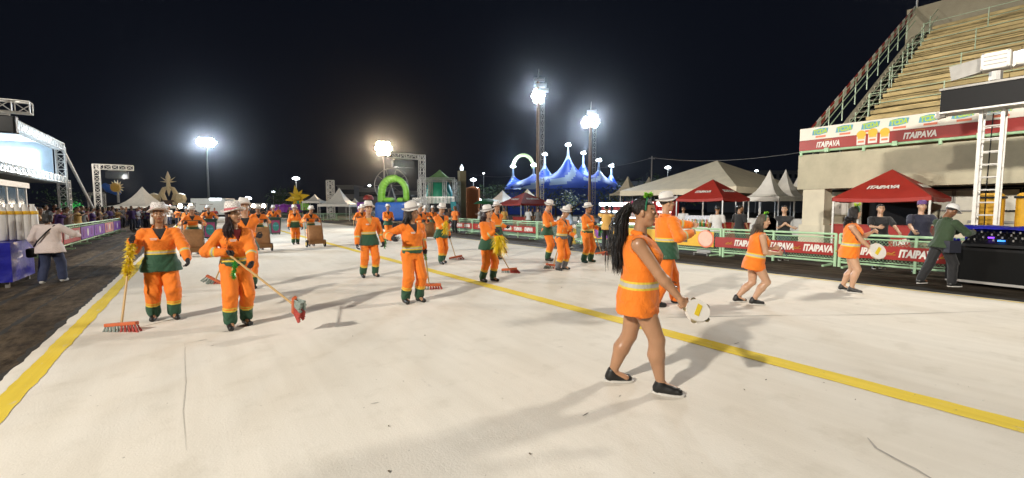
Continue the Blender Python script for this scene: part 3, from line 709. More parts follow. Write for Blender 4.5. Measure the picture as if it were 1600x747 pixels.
# wall box, chequered fridge under near gazebo
e = empty('wall_cabinet', (20.9, yx(1314, 20.9), 1.35), 'white electrical cabinet on the cream wall left of the gazebo', 'cabinet')
MB().box((-.12, -.28, 0), (.0, .28, .62)).obj('body', 'panel_white', e); MB().box((-.14, -.22, .06), (-.121, .22, .56)).obj('door', 'white_print', e); MB().box((-.15, -.02, .25), (-.141, .0, .36)).obj('latch', 'black_plastic', e)
e = empty('partition', (20.9, yx(1312, 21.0), 0), 'plain cream partition wall under the near gazebo', 'wall'); MB().box((.01, -.75, 0), (.1, .5, 2.1)).obj('panel', 'cream_wall', e)
for k, px in enumerate((1360, 1392)):
    e = empty('notice_board', (21.50, yx(px, 21.5), 1.5), ['dark framed notice behind the man in black polo, left', 'dark framed notice behind the man in black polo, right'][k], 'notice')
    MB().box((0, -.3, 0), (.03, .3, .5)).obj('frame', 'black_plastic', e); MB().box((-.008, -.25, .05), (-.001, .25, .45)).obj('sheet', 'board_print', e)
e = empty('shade_wall', (21.2, yx(1395, 21.2), 0), 'dark curtain hung at the back of the near gazebo', 'curtain'); MB().box((0, -.9, 0), (.05, 1.0, 2.0)).obj('cloth', 'dark_cloth', e)
# ------------------------------------------------------------------ left side: glazed kiosk, tarp, two storey booth
mat('booth_back', (.5, .6, .7), .6, var=.2, scale=1.5); mat('pane_blue', (.10, .16, .22), .12, var=.25, scale=2); mat('booth_wall', (.5, .52, .55), .6, var=.1)
e = empty('viewing_booth', (-6.0, 24, 0), 'two storey white truss booth with bright interior at the left edge', 'booth')
bl = 11.2
for x_ in (0, -3.2):
    truss('column', (x_, -.3, .02), (x_, -.3, 5.05), .36, 'truss_white', e, r=.03, up=(1, 0, 0))
MB().box((-3.3, .1, 3.12), (-.3, .18, 5.2)).obj('end_wall', 'booth_back', e)
for y in (bl,): truss('column', (0, y, .02), (0, y, 5.05), .36, 'truss_white', e, r=.03, up=(1, 0, 0))
truss('beam', (0, .2, 5.05), (0, bl, 5.05), .36, 'truss_white', e, r=.03, up=(0, 0, 1)); truss('beam', (0, .2, 3.2), (0, bl, 3.2), .34, 'truss_white', e, r=.028, up=(0, 0, 1))
MB().box((-3.4, .2, 3.0), (-.2, bl, 3.12)).obj('floor_slab', 'booth_wall', e); MB().box((-3.4, 0, 5.2), (.1, bl + .1, 5.26)).obj('roof', 'tent_white', e)
MB().box((-3.4, .1, 3.12), (-3.3, bl, 5.2)).obj('back_wall', 'booth_back', e); MB().box((-3.3, bl - .12, 3.12), (-.3, bl - .04, 5.2)).obj('end_wall', 'booth_back', e)
MB().box((-3.1, bl - .2, 3.45), (-.9, bl - .13, 4.75)).obj('light_panel', mat('booth_light', (.8, .9, 1), emit=18, emcol=(.72, .88, 1), var=0), e)
MB().box((-3.4, .1, 0), (-3.3, bl, 3.0)).obj('lower_wall', 'dark_cloth', e)
MB().tube([(.1, bl + .1, 4.9), (.9, bl + 2.2, 1.6)], .07, 8).obj('brace', 'truss_white', e)
lad = MB()
for dy in (-.25, .25): lad.cbox((.3, bl + dy - .2, 1.6), (.06, .07, 3.2))
lo = lad.obj('ladder', 'truss_white', e)
for k in range(10): MB().cbox((.3, bl - .2, .25 + k * .31), (.05, .44, .045)).obj('rung', 'truss_white', lo)
area('booth_lamp', (-8.6, 29, 4.9), (-5, 28, 2.5), 3, .6, 2200, (.7, .86, 1))
# kiosk
e = empty('glass_kiosk', (-3.75, 14.6, 0), 'white framed glass kiosk behind the blue covered counter', 'kiosk')
kl, kd = 3.2, 2.2
MB().box((-kd, 0, .02), (0, kl, .12)).obj('floor', 'steel', e); MB().box((-kd - .05, -.05, 2.16), (.05, kl + .05, 2.3)).obj('roof', 'truss_white', e)
for y in (0.03, .82, 1.62, 2.42, kl - .03): MB().cbox((-.03, y, 1.14), (.06, .06, 2.04)).obj('post', 'truss_white', e)
for y in (.03, kl - .03): MB().cbox((-kd + .03, y, 1.14), (.06, .06, 2.04)).obj('post', 'truss_white', e)
MB().cbox((-.03, kl / 2, 1.02), (.055, kl - .1, .07)).obj('transom', 'truss_white', e)
for k in range(4): MB().box((-.035, .08 + k * .8, 1.06), (-.025, .77 + k * .8, 2.14)).obj('pane', 'pane_blue', e); MB().box((-.035, .08 + k * .8, .14), (-.025, .77 + k * .8, .98)).obj('lower_panel', 'booth_wall', e)
MB().box((-kd, kl - .05, .14), (-.08, kl - .03, 2.14)).obj('side_panel', 'pane_blue', e)
MB().box((-kd, .03, .14), (-.08, .05, 2.14)).obj('side_panel', 'pane_blue', e)
MB().box((-1.4, .4, 2.08), (-.9, kl - .4, 2.12)).obj('ceiling_light', 'lamp_booth', e)
# counter with blue tarpaulin
e = empty('covered_counter', (-3.05, 14.1, 0), 'counter wrapped in shiny blue tarpaulin at the left edge', 'counter')
def tarp(mb, lo, hi, n, r, wob=.03):
    lo, hi = Vector(lo), Vector(hi); d = hi - lo
    def grid(o, u, v):
        b = len(mb.v)
        for i in range(n + 1):
            for j in range(n + 1):
                p = o + u * i / n + v * j / n; a = 1 if 0 < i < n and 0 < j < n else .0
                mb.v.append(tuple(p + Vector((r.uniform(-1, 1), r.uniform(-1, 1), r.uniform(-1, 1))) * wob * a))
        for i in range(n):
            for j in range(n): q = b + i * (n + 1) + j; mb.f.append((q, q + n + 1, q + n + 2, q + 1))
    X, Y, Z = Vector((d.x, 0, 0)), Vector((0, d.y, 0)), Vector((0, 0, d.z))
    grid(lo, X, Z); grid(lo + Y, Z, X); grid(lo, Z, Y); grid(lo + X, Y, Z); grid(lo + Z, X, Y)
    return mb
o = tarp(MB(), (-1.9, -1.0, .12), (0, .55, .92), 9, random.Random(4), .035).obj('tarpaulin', 'blue_tarp', e, True)
for a in (-1.8, -.1):
    for b in (-.9, .45): MB().cbox((a, b, .06), (.06, .06, .12)).obj('foot', 'steel', e)
jm = None
mat('jug_white', (.74, .72, .68), .35, var=.08)
bm_body = MB().lathe([(0, 0), (.075, .0), (.088, .03), (.092, .3), (.085, .62), (.06, .70), (.035, .73), (.045, .78), (0, .78)], 14).mesh('body', 'jug_white', True); bm_lab = MB().lathe([(.090, .555), (.0945, .56), (.0915, .62), (.085, .63)], 14).mesh('tag_band', 'yellow_vinyl', True)
for k in range(5):
    p_ = gd(50 - k * 12.5, 9.75 - .12 * k)
    j = empty('drink_bag', (p_.x, p_.y, .925), 'tall white bag with yellow tag, %s from the right on the blue covered counter' % ['first', 'second', 'third', 'fourth', 'fifth'][k], 'bag', 'white bags on the counter')
    link('body', bm_body, j); o = link('tag_band', bm_lab, j)
# left barriers with banners
LX = -4.25
LBN = ['one', 'two', 'three', 'four', 'five', 'six', 'seven', 'eight']
mat('banner_purple', (.20, .05, .42), .5, var=.35, scale=7); mat('banner_pink', (.70, .28, .26), .5, var=.3, scale=6); mat('banner_red2', (.45, .04, .05), .5, var=.2, scale=6)
for i in range(7):
    b = copy_tree(bar0); b.location = (LX, 17.5 + i * PL, 0)
    tag(b, 'pale green crowd barrier before the left crowd, number %s from the near end' % LBN[i], 'barrier', 'barriers along the left side')
    m = ['banner_pink', 'banner_red2', 'banner_red2', 'banner_purple', 'banner_purple', 'banner_pink', 'banner_purple'][i]
    e = empty('barrier_banner', (LX + .05, 17.5 + i * PL, .2), 'printed %s banner on left barrier number %s from the near end' % ({'banner_pink': 'pink', 'banner_red2': 'red', 'banner_purple': 'purple'}[m], LBN[i]), 'banner', 'banners on the left barriers')
    MB().box((0, .06, 0), (.012, PL - .12, .56)).obj('cloth', m, e)
    if i in (1, 2):
        for k in range(3): lettering('ITAIPAVA', 'white_print', e, basis((.016, .55 + k * 1.02, .3), (0, 1, 0), (0, 0, 1)), .8, .26, .2, .06)
    else:
        for k in range(3): MB().disc((.016, .6 + k * .98, .28), (0, 1, 0), (0, 0, 1), .19, 14, .006).obj('round_print', 'white_print' if k % 2 else 'purple_print', e)
# ------------------------------------------------------------------ floodlight masts
def mast(px, D, ytop, ylamp, lw, lh, label, warm=False, lattice=False, pole=True, power=0, aim=(5, 20, 0)):
    g = gd(px, D); e = empty('floodlight_mast', g, label, 'floodlight', 'tall floodlight masts', math.atan2(-g.x, g.y))
    zt = at(px, ytop, D).z; zl = at(px, ylamp, D).z
    if pole: MB().tube([(0, 0, 0), (0, 0, zt * .5), (0, 0, zt)], [.24, .18, .12] if not lattice else [.26, .24, .2], 10).obj('pole', 'rust_mast' if lattice else 'steel', e)
    if lattice:
        truss('climbing_frame', (.7, .2, 0), (.7, .2, zt - 1.2), .5, 'truss_white', e, n=20, r=.03, up=(1, 0, 0))
    rack = MB(); hz = zl
    [rack.box((-lw * .45, .24, hz + q_ * lh / 3 - .06), (lw * .45, .34, hz + q_ * lh / 3 + .06)) for q_ in (-1, 0, 1)]; rack.box((-.08, .22, hz - lh / 2), (.08, .36, hz + lh / 2)); rk = rack.obj('lamp_rack', 'steel', e)
    rows = (3, 4, 3) if lw > 2.5 else (2, 3, 2)
    for j, nx in enumerate(rows):
        for i in range(nx):
            pr = lw / max(rows); cx = (i - (nx - 1) / 2) * pr; cz = hz + (1 - j) * lh / 3; ky = lh / 3 / pr
            MB().lathe([(pr * .48, 0), (pr * .48, .12), (pr * .35, .3)], 12, M=Matrix.Translation((cx, .2, cz)) @ Matrix.Rotation(math.pi / 2, 4, 'X') @ Matrix.Diagonal((1, ky, -1, 1))).obj('reflector', 'steel', rk)
            MB().lathe([(0, .0), (pr * .46, .0)], 12, M=Matrix.Translation((cx, -.02, cz)) @ Matrix.Rotation(math.pi / 2, 4, 'X') @ Matrix.Diagonal((1, ky, 1, 1))).obj('lamp', 'lamp_warm' if warm else 'lamp_cold', rk)
    if lattice:
        for k in range(3): MB().cbox((.2 + .3 * k, 0, zt - .3 - k * .8), (1.6, .5, .5)).obj('unlit_lamp', 'aluminium', rk)
        MB().tube([(0, 0, zt), (.1, 0, zt + 1.4)], [.08, .02], 6).obj('finial', 'steel', e)
    if power:
        p_ = e.matrix_basis @ Vector((0, -.6, zl)); area('floodlight', p_, aim, lw, lh, power, (1, .74, .46) if warm else (.80, .90, 1), 150)
    return e
mast(840, 70, 122, 150, 2.1, 2.3, 'tallest rust coloured floodlight mast with climbing frame', lattice=True, power=4500, aim=(10, 14, 0))
mast(921, 76, 172, 191, 3.1, 1.9, 'shorter rust floodlight mast right of the tallest one', lattice=True, power=7000, aim=(22, 18, 0))
mast(327, 92, 216, 222, 3.6, 1.7, 'steel floodlight mast standing behind the white truck', power=7000, aim=(2, 40, 0))
mast(601, 100, 226, 232, 3.8, 3.2, 'warm white floodlight mast above the green inflatable arch', warm=True, power=9000, aim=(14, 40, 0))
def street_light(px, D, y, label, r=.35, pole=True):
    g = gd(px, D); z = at(px, y, D).z; e = empty('street_light', g, label, 'street light', 'distant street lights')
    MB().tube([(0, 0, 0), (0, 0, z - .1)], [.12, .07], 8).obj('pole', 'truss_white', e)
    MB().lathe([(0, -r * .4), (r * .8, -r * .2), (r, 0), (r * .5, r * .4), (0, r * .5)], 12, (0, 0, z)).obj('lamp', 'lamp_small', e)
for px, D, y, r_, lab in ((464, 95, 279, .75, 'white double headed street light behind the yellow star flower'), (740, 110, 281, .8, 'bright street light right of the beige tower'), (697, 85, 293, .75, 'bright street light seen inside the green canopied stage'), (578, 150, 290, .5, 'small street light above the far building'), (745, 120, 294, .5, 'small street light on the roof edge of the orange block'),
                     (756, 160, 271, .4, 'faint street light high above the pagoda tents'), (1042, 120, 262, .8, 'street light above the marquee roof'), (1180, 140, 267, .5, 'faint street light right of the marquee peak'), (388, 120, 310, .9, 'low street light right of the white truck'), (428, 150, 300, .5, 'faint street light between truck and yellow star flower'), (745, 75, 312, .8, 'bright low lamp behind the green parasol')):
    street_light(px, D, y, lab, r_)
# ------------------------------------------------------------------ circus tent
mat('circus_blue', (.02, .09, .62), .5, var=.15, scale=.5); mat('circus_white', (.45, .55, .72), .5, var=.08)
D = 120.; cg = gd(882, D); ux = Vector((math.cos(YAW), -math.sin(YAW), 0)); uy = FH.copy(); sc = D / FPX
ct = empty('circus_tent', cg, 'blue circus tent with white swirls and lit mast tips', 'circus tent', None, -YAW)
pk = []
for px, y, dep, wd in ((802, 268, 4, 4.2), (833, 270, -3, 3.6), (853, 248, 5, 5.0), (884, 240, -4, 6.5), (915, 246, 5, 5.5), (929, 264, -5, 3.8), (958, 268, 3, 4.5)):
    pk.append(((px - 882) * sc, dep, at(px, y, D).z, wd))
nx, ny = 110, 36; mb = MB(); mi = []; xs = np.linspace(-16.2, 15.2, nx); ys = np.linspace(-11, 11, ny)
def chz(x, y):
    edge = max(0., 1 - ((x + .5) / 15.8) ** 4 - (y / 11) ** 4)
    b = 6.2 + 3.2 * edge ** .8
    z = b
    for (a, d, h, wd) in pk:
        r_ = math.hypot(x - a, y - d); z = max(z, b + (h - b) * max(0, math.exp(-r_ / (wd * .36)) - .02))
    return z
for i in range(nx):
    for j in range(ny): mb.v.append((xs[i], ys[j], chz(xs[i], ys[j])))
for i in range(nx - 1):
    for j in range(ny - 1):
        q = i * ny + j; mb.f.append((q, q + ny, q + ny + 1, q + 1))
        x, y = (xs[i] + xs[i + 1]) / 2, (ys[j] + ys[j + 1]) / 2
        k = min(range(len(pk)), key=lambda k: math.hypot(x - pk[k][0], y - pk[k][1])); r_ = math.hypot(x - pk[k][0], y - pk[k][1]); a = math.atan2(y - pk[k][1], x - pk[k][0])
        mi.append(1 if (math.sin(3 * a + r_ * .75 + k) > .66 or r_ < .7) else 0)
o = mb.obj('canopy', 'circus_blue', ct, True); o.data.materials.append(MATS['circus_white']); o.data.polygons.foreach_set('material_index', mi)
wall = MB(); n = 40
for k in range(n + 1):
    t = 2 * math.pi * k / n; cx = max(-16.1, min(15.1, 18 * math.cos(t))); cy = max(-10.9, min(10.9, 13 * math.sin(t)))
    wall.v += [(cx, cy, 0), (cx, cy, 6.4)]
    if k: wall.f.append((2*k-2, 2*k, 2*k+1, 2*k-1))
wall.obj('side_wall', 'circus_blue', ct)
for k, (a, d, h, wd) in enumerate(pk):
    m_ = MB().tube([(a, d, h - 1), (a, d, h + 1.7)], [.35, .12], 8).obj('mast_tip', 'circus_white', ct)
    for q in range(4):
        an = q * 1.57 + .4; MB().lathe([(0, -.28), (.28, 0), (0, .28)], 8, (a + .55 * math.cos(an), d + .55 * math.sin(an), h + 1.7 + .3 * (q % 2))).obj('lamp', 'lamp_small', m_)
    if k in (0, 2, 3, 4, 6):
        L_ = bpy.data.lights.new('mast_lamp', 'POINT'); L_.energy = 3300; L_.color = (.6, .78, 1); L_.shadow_soft_size = .3
        lo_ = bpy.data.objects.new('mast_lamp', L_); COL.objects.link(lo_); lo_.parent = ct; lo_.location = (a, d - 3.5, h + 3.0)
mb = MB(); rr = 16 * sc
mb.tube([((818 - 882) * sc + rr * math.cos(t), 2, at(818, 262, D).z + 1.3 * rr * math.sin(t)) for t in np.linspace(0, math.pi, 16)], .45, 8)
mb.obj('entrance_arch', mat('arch_lit', (.5, .6, .25), .5, var=.4, scale=2, emit=.25), ct)
# ------------------------------------------------------------------ carnival floats and stalls down the avenue
mat('gold', (.74, .60, .34), .35, .15, var=.2); mat('turquoise', (.01, .38, .44), .5, var=.15); mat('lime', (.17, .42, .03), .5, var=.12); mat('inflatable_blue', (.015, .10, .42), .4, var=.2); mat('teal_green', (.02, .32, .18), .5, var=.2)
mat('beige_wall', (.42, .34, .22), .8, var=.12); mat('orange_wall', (.50, .17, .05), .8, var=.12); mat('house_wall', (.20, .20, .20), .85, var=.15); mat('yellow_foam', (.70, .48, .02), .5, var=.15); mat('violet_cloth', (.20, .02, .32), .5, var=.2)
mat('truck_white', (.50, .54, .55), .4, var=.08); mat('leaf_green_glow', (.02, .35, .06), .5, emit=.25, emcol=(.03, .7, .12), var=.5, scale=1.5)  # the tree's green lamplight is put into leaf colour and a faint glow
def spike(mb, a, b, r0, n=6): return mb.tube([a, Vector(a).lerp(Vector(b), .45), b], [r0 * .7, r0, .01], n)
# gold star float
g = gd(265, 72); s = 72 / FPX; e = empty('star_float', g, 'golden carnival float crowned with a tall spiked star', 'float', None, -YAW)
MB().box((-4.2, -2.5, .4), (4.2, 2.5, 2.1)).obj('platform', 'dark_cloth', e)
z0 = at(265, 325, 72).z
st = MB(); cz = z0 + 40 * s
for a, l in ((90, 17), (35, 14), (145, 14), (5, 13), (175, 13), (270, 22), (60, 8), (120, 8)): spike(st, (0, 0, cz), (l * s * math.cos(R(a)), 0, cz + l * s * math.sin(R(a))), .34 if a in (90, 270) else .10)
st.obj('star', 'gold', e)
for sg in (-1, 1):
    MB().tube([(0, 0, z0 + 33 * s), (sg * 7 * s, 0, z0 + 30 * s), (sg * 11 * s, 0, z0 + 22 * s), (sg * 7 * s, 0, z0 + 14 * s), (sg * 4 * s, 0, z0 + 8 * s)], [.12, .3, .4, .3, .2], 8).obj('horn', 'gold', e)
    MB().lathe([(0, -.9), (.7, -.6), (.9, 0), (.7, .7), (0, 1.0)], 12, (sg * 20 * s, -.4, z0 + 14 * s)).obj('globe', 'gold', e)
    for k in range(3): MB().tube([(sg * (14 + 6 * k) * s, -1, z0 - 4 * s), (sg * (17 + 5 * k) * s, -1, z0 + 4 * s), (sg * (13 + 6 * k) * s, -1, z0 + 9 * s)], [.3, .35, .1], 7).obj('scroll', 'gold', e)
MB().box((-9 * s, -.5, 2.1), (9 * s, .5, z0 + 12 * s)).obj('pedestal', mat('float_brown', (.12, .07, .04), .6, var=.4, scale=3), e)
for k in range(5): MB().lathe([(0, -.12), (.12, 0), (0, .12)], 8, ((-20 + k * 10) * s, -2.6, 2.0)).obj('bulb', mat('bulb_pink', (1, .5, .5), emit=10, emcol=(1, .55, .5), var=0), e)
# sun emblem float
g = gd(184, 66); s = 66 / FPX; e = empty('sun_float', g, 'round golden sun emblem with rays on a dark carnival float', 'float', None, -YAW); zc = at(184, 293, 66).z
mb = MB()
for k in range(14): a = 6.283 * k / 14; spike(mb, (0, 0, zc), (12 * s * math.cos(a), 0, zc + 12 * s * math.sin(a)), .16, 5)
mb.obj('rays', 'gold', e); MB().disc((0, -.15, zc), (1, 0, 0), (0, 0, 1), 7 * s, 24, .3).obj('face_disc', mat('sun_gold', (.6, .36, .06), .4, var=.2), e)
MB().tube([(0, .2, 0), (0, .2, zc)], .15, 8).obj('pole', 'steel', e); MB().tube([(-22 * s, .3, zc + 4 * s), (-14 * s, .3, zc - 2 * s), (0, .3, zc - 8 * s)], [.4, .6, .5], 8).obj('blue_tail', 'inflatable_blue', e); MB().box((-3, -1, .2), (3, 1, 2.4)).obj('platform', 'dark_cloth', e)
# white goal like frame
g = gd(152, 58); s = 58 / FPX; e = empty('truss_gateway', g, 'small white truss gateway left of the white pagoda tent', 'frame', None, -YAW); zt = at(152, 303, 58).z
for sg in (-1, 1): truss('post', (sg * 12 * s, 0, 0), (sg * 12 * s, 0, zt), .25, 'steel', e, n=10, r=.03)
truss('beam', (-12 * s, 0, zt), (12 * s, 0, zt), .25, 'steel', e, n=8, r=.03)
# white pagoda tents down the avenue
def pagoda_at(px0, px1, D, ye, yp, m, label):
    s = D / FPX; a = gd((px0 + px1) / 2, D); wd = (px1 - px0) * s
    t = gazebo('pagoda_tent', 0, 0, wd, wd, at(px0, ye, D).z, at(px0, yp, D).z, m, label, 'pagoda tents at the far end', .3, curved=True, rotz=-YAW)
    v = Vector((math.cos(-YAW) * wd / 2, math.sin(-YAW) * wd / 2, 0)); t.location = a - v
pagoda_at(168, 229, 56, 322, 290, 'tent_white', 'white pagoda tent behind the left crowd')
pagoda_at(496, 546, 55, 319, 292, 'tent_white', 'white pagoda tent with tall peak left of the green arch')
pagoda_at(472, 500, 62, 314, 303, 'tent_white', 'low bluish tent roof beside the yellow star flower')
pagoda_at(540, 562, 62, 320, 309, 'tent_white', 'low bluish tent roof right of the tall peaked pagoda')
truss_t = empty('truss_post', gd(517, 66), 'short white truss tower rising behind the peaked pagoda', 'tower', None, -YAW); truss('column', (0, 0, 0), (0, 0, at(517, 282, 66).z), .8, 'truss_white', truss_t, n=12, r=.09)
# box truck
g = gd(340, 58); s = 58 / FPX; e = empty('box_truck', g, 'white box truck parked across the avenue end', 'truck', None, -YAW + .1)
o = MB().box((-31 * s, -1.2, .75), (19 * s, 1.2, 2.85)).obj('cargo_box', 'truck_white', e); bevel(o, .06)
o = MB().box((19.5 * s, -1.15, .6), (30 * s, 1.15, 2.65)).obj('cab', 'truck_white', e); bevel(o, .15)
MB().box((20.5 * s, -1.17, 1.5), (24 * s, -1.152, 2.4)).obj('window', 'glass_dark', e); MB().box((25.5 * s, -1.17, 1.5), (29.2 * s, -1.152, 2.4)).obj('window', 'glass_dark', e)
MB().box((-3 * s, -1.26, 2.68), (13 * s, -1.21, 2.84)).obj('roof_lamp', 'lamp_small', e)
MB().box((-18 * s, -1.215, 2.0), (1 * s, -1.202, 2.12)).obj('lettering_strip', 'steel', e)
for x in (-22, -12, 24):
    for y in (-1.05, 1.05): MB().tube([(x * s, y - .15, .45), (x * s, y + .15, .45)], .45, 16).obj('wheel', 'black_plastic', e)
MB().box((-31 * s, -.9, .5), (28 * s, .9, .74)).obj('chassis', 'black_plastic', e)
# vehicles with glaring headlights
mat('head_glow', (1, .9, .75), emit=45, emcol=(1, .82, .6), var=0); mat('jeep_dark', (.05, .045, .04), .5, var=.3)
for px, D, lab in ((293, 46, 'dark utility cart with glaring headlights before the golden float'), (406, 52, 'dark utility cart with glaring headlights right of the truck')):
    g = gd(px, D); e = empty('utility_cart', g, lab, 'cart', 'carts with headlights', -YAW); z = at(px, 322, D).z; s = D / FPX
    o = MB().box((-1.1, -1.2, .4), (1.1, 1.4, 1.2)).obj('body', 'jeep_dark', e); bevel(o, .1)
    mb = MB().tube([(-1, -.4, 1.2), (-.9, 0, z + .3), (.9, 0, z + .3), (1, -.4, 1.2)], .05, 8); mb.obj('roll_bar', 'steel', e)
    for sg in (-1, 1):
        MB().lathe([(0, 0), (.24, 0)], 14, M=Matrix.Translation((sg * 8 * s, -.28, z)) @ Matrix.Rotation(math.pi / 2, 4, 'X')).obj('headlight', 'head_glow', e); MB().tube([(sg * 8 * s, -.26, z), (sg * 8 * s, 0, z)], .27, 12).obj('lamp_shell', 'black_plastic', e)
        for y in (-.8, .9): MB().tube([(sg * 1.0 - .1, y, .35), (sg * 1.0 + .1, y, .35)], .35, 14).obj('wheel', 'black_plastic', e)
# yellow star flower float
g = gd(466, 64); s = 64 / FPX; e = empty('flower_float', g, 'large yellow star flower on a violet draped float', 'float', None, -YAW); zc = at(466, 309, 64).z
for k in range(8):
    a = R(90 + k * 45 + 12); l = (20 if k % 2 == 0 else 15) * s; c, d = math.cos(a), math.sin(a)
    mb = MB().add([(0, 0, zc), (l * .45 * c - l * .2 * d, -.25, zc + l * .45 * d + l * .2 * c), (l * c, -.1, zc + l * d), (l * .45 * c + l * .2 * d, -.25, zc + l * .45 * d - l * .2 * c), (l * .4 * c, .2, zc + l * .4 * d)], [(0, 1, 4), (1, 2, 4), (2, 3, 4), (3, 0, 4), (0, 3, 2, 1)]); mb.obj('petal', 'yellow_foam', e)
MB().lathe([(0, -.5), (.5, -.3), (.6, 0), (.3, .4), (0, .5)], 12, (0, -.2, zc)).obj('heart', 'yellow_foam', e)
MB().tube([(0, 0, 0), (0, 0, zc)], .2, 8).obj('stem', 'teal_green', e)
for k in range(4): MB().lathe([(0, 0), (.75, .1), (.8, .7), (.55, 1.1), (0, 1.25)], 12, (-2.6 + k * .95, -.8, .9 + .1 * (k % 2))).obj('drape', 'violet_cloth', e)
MB().box((-3.2, -1, .3), (3.4, 1, .95)).obj('platform', 'dark_cloth', e); MB().box((.9, -1.2, 1.3), (2.1, -1.1, 2.3)).obj('lime_panel', 'lime', e)
# green inflatable arch on blue base
g = gd(617, 46); s = 46 / FPX; e = empty('inflatable_arch', g, 'lime green inflatable arch standing on a blue inflatable base', 'inflatable', None, -YAW); zb = at(617, 316, 46).z; zt = at(617, 279, 46).z
pts = [(-20.5 * s, 0, zb - .1), (-20.5 * s, 0, zb + 12 * s)]
for t in np.linspace(math.pi, 0, 13): pts.append((19 * s * math.cos(t) - 1 * s, 0, zb + 16 * s + (zt - zb - 16 * s) * math.sin(t)))
pts += [(18 * s, 0, zb + 12 * s), (18 * s, 0, zb - .1)]
# seams make the tube bulge
P2, R2 = [], []
for i in range(len(pts) - 1):
    for q in range(4): P2.append(Vector(pts[i]).lerp(Vector(pts[i + 1]), q / 4)); R2.append((.40 if i < 9 else .32) * (1 if q else .93))
MB().tube(P2, R2, 12).obj('arch_tube', 'lime', e, True)
o = MB().box((-25 * s, -1.6, .3), (22 * s, 1.6, zb)).obj('base', 'inflatable_blue', e); bevel(o, .3, 3)
for x, wd in ((-8, 7), (11, 5)): o = MB().box((x * s - wd * s, -.9, zb), (x * s + wd * s, .5, zb + 7 * s)).obj('cushion', 'lime', e); bevel(o, .2, 2)
# bare wire hoop behind it (ride)
e = empty('wheel_ride', gd(612, 62), 'thin ring of an unlit fairground wheel behind the green arch', 'ride', None, -YAW); s = 62 / FPX; zc = at(612, 290, 62).z
MB().tube([(26 * s * math.cos(t), 0, zc + 26 * s * math.sin(t)) for t in np.linspace(0, 2 * math.pi, 40)], .06, 6).obj('rim', 'steel', e)
mb = MB()
for k in range(10): a = 6.283 * k / 10; mb.tube([(0, 0, zc), (26 * s * math.cos(a), 0, zc + 26 * s * math.sin(a))], .03, 5)
mb.obj('spokes', 'steel', e); MB().tube([(-1.2, 0, 0), (0, 0, zc), (1.2, 0, 0)], .1, 6).obj('support', 'steel', e)
# red capped figure
e = empty('mushroom_prop', gd(576, 50), 'red domed carnival prop with pale stalk left of the green arch', 'prop', None, -YAW); s = 50 / FPX; z = at(576, 312, 50).z
MB().lathe([(0, .55), (.35, .5), (.55, .25), (.6, 0), (.2, -.05)], 14, (0, 0, z)).obj('dome', 'red_tent', e); MB().tube([(0, 0, 0), (0, 0, z)], [.3, .22], 8).obj('stalk', 'tent_cream', e); MB().box((-1.2, -.3, .3), (-.4, .3, z - .3)).obj('violet_box', 'violet_cloth', e)
# small truss gateway
e = empty('truss_gateway', gd(657, 42), 'low white truss gateway beside the far right lamp tower', 'frame', None, -YAW); s = 42 / FPX; zt = at(657, 313, 42).z
truss('post', (10 * s, 0, 0), (10 * s, 0, zt), .3, 'truss_white', e, n=8); truss('beam', (-12 * s, 0, zt), (10 * s, 0, zt), .3, 'truss_white', e, n=8); truss('post', (-12 * s, 0, 0), (-12 * s, 0, zt), .3, 'truss_white', e, n=8)
# canopied stage
g = gd(683, 50); s = 50 / FPX; e = empty('float_stage', g, 'truss stage with peaked green canopy over a turquoise float', 'stage', None, -YAW); ze = at(683, 281, 50).z; zp = at(683, 263, 50).z; zf = at(683, 318, 50).z
for x in (-27, -10, 12, 28):
    for y in (0, 3.6): truss('post', (x * s, y, 0), (x * s, y, ze), .32, 'aluminium', e, n=12, r=.035)
truss('beam', (-27 * s, 0, ze), (28 * s, 0, ze), .32, 'aluminium', e, n=12, r=.035)
mb = MB(); top = Vector((.5 * s, 1.8, zp)); cs = [Vector((-24 * s, -.2, ze)), Vector((27 * s, -.2, ze)), Vector((27 * s, 3.8, ze)), Vector((-24 * s, 3.8, ze))]
for k in range(4):
    a, b = cs[k], cs[(k + 1) % 4]; base = len(mb.v)
    for i in range(6):
        t = i / 5
        for j in range(5): q = a.lerp(b, j / 4).lerp(top, t); q.z = ze + (zp - ze) * t ** 1.6; mb.v.append(tuple(q))
    for i in range(5):
        for j in range(4): q = base + i * 5 + j; mb.f.append((q, q + 1, q + 6, q + 5))
o = mb.obj('canopy', mat('canopy_green', (.22, .42, .16), .6, var=.25, scale=1.2), e)
MB().box((-27 * s, -.3, .4), (28 * s, 3.9, zf)).obj('stage_deck', 'dark_cloth', e); MB().box((22 * s, -.4, .8), (30 * s, -.31, zf + .2)).obj('teal_panel', 'turquoise', e)
for k in range(26): MB().cbox(((-26 + k * 2.1) * s, -.25, zf + .35), (.05, .05, .7)).obj('baluster', 'aluminium', e)
MB().cbox((0, -.25, zf + .72), (54 * s, .06, .06)).obj('hand_rail', 'aluminium', e)
mb = MB(); n = 15; cx, cz = -4 * s, at(683, 300, 50).z
mb.v.append((cx, 2.4, cz))
for k in range(n * 2 + 1):
    a = R(75 + 175 * k / (n * 2)); r_ = (27 if k % 2 else 23) * s * (1.12 if a < R(120) else .9); mb.v.append((cx + r_ * math.cos(a) * .86, 2.4, cz + r_ * math.sin(a)))
for k in range(n * 2): mb.f.append((0, k + 1, k + 2))
fo = mb.obj('feather_fan', 'turquoise', e); sm = fo.modifiers.new('s', 'SOLIDIFY'); sm.thickness = .25
MB().lathe([(0, -2.2), (1.4, -2.0), (1.5, 0), (1.0, 1.3), (0, 1.8)], 14, (-1 * s, 1.4, cz - .3)).obj('green_body', 'teal_green', e, True)
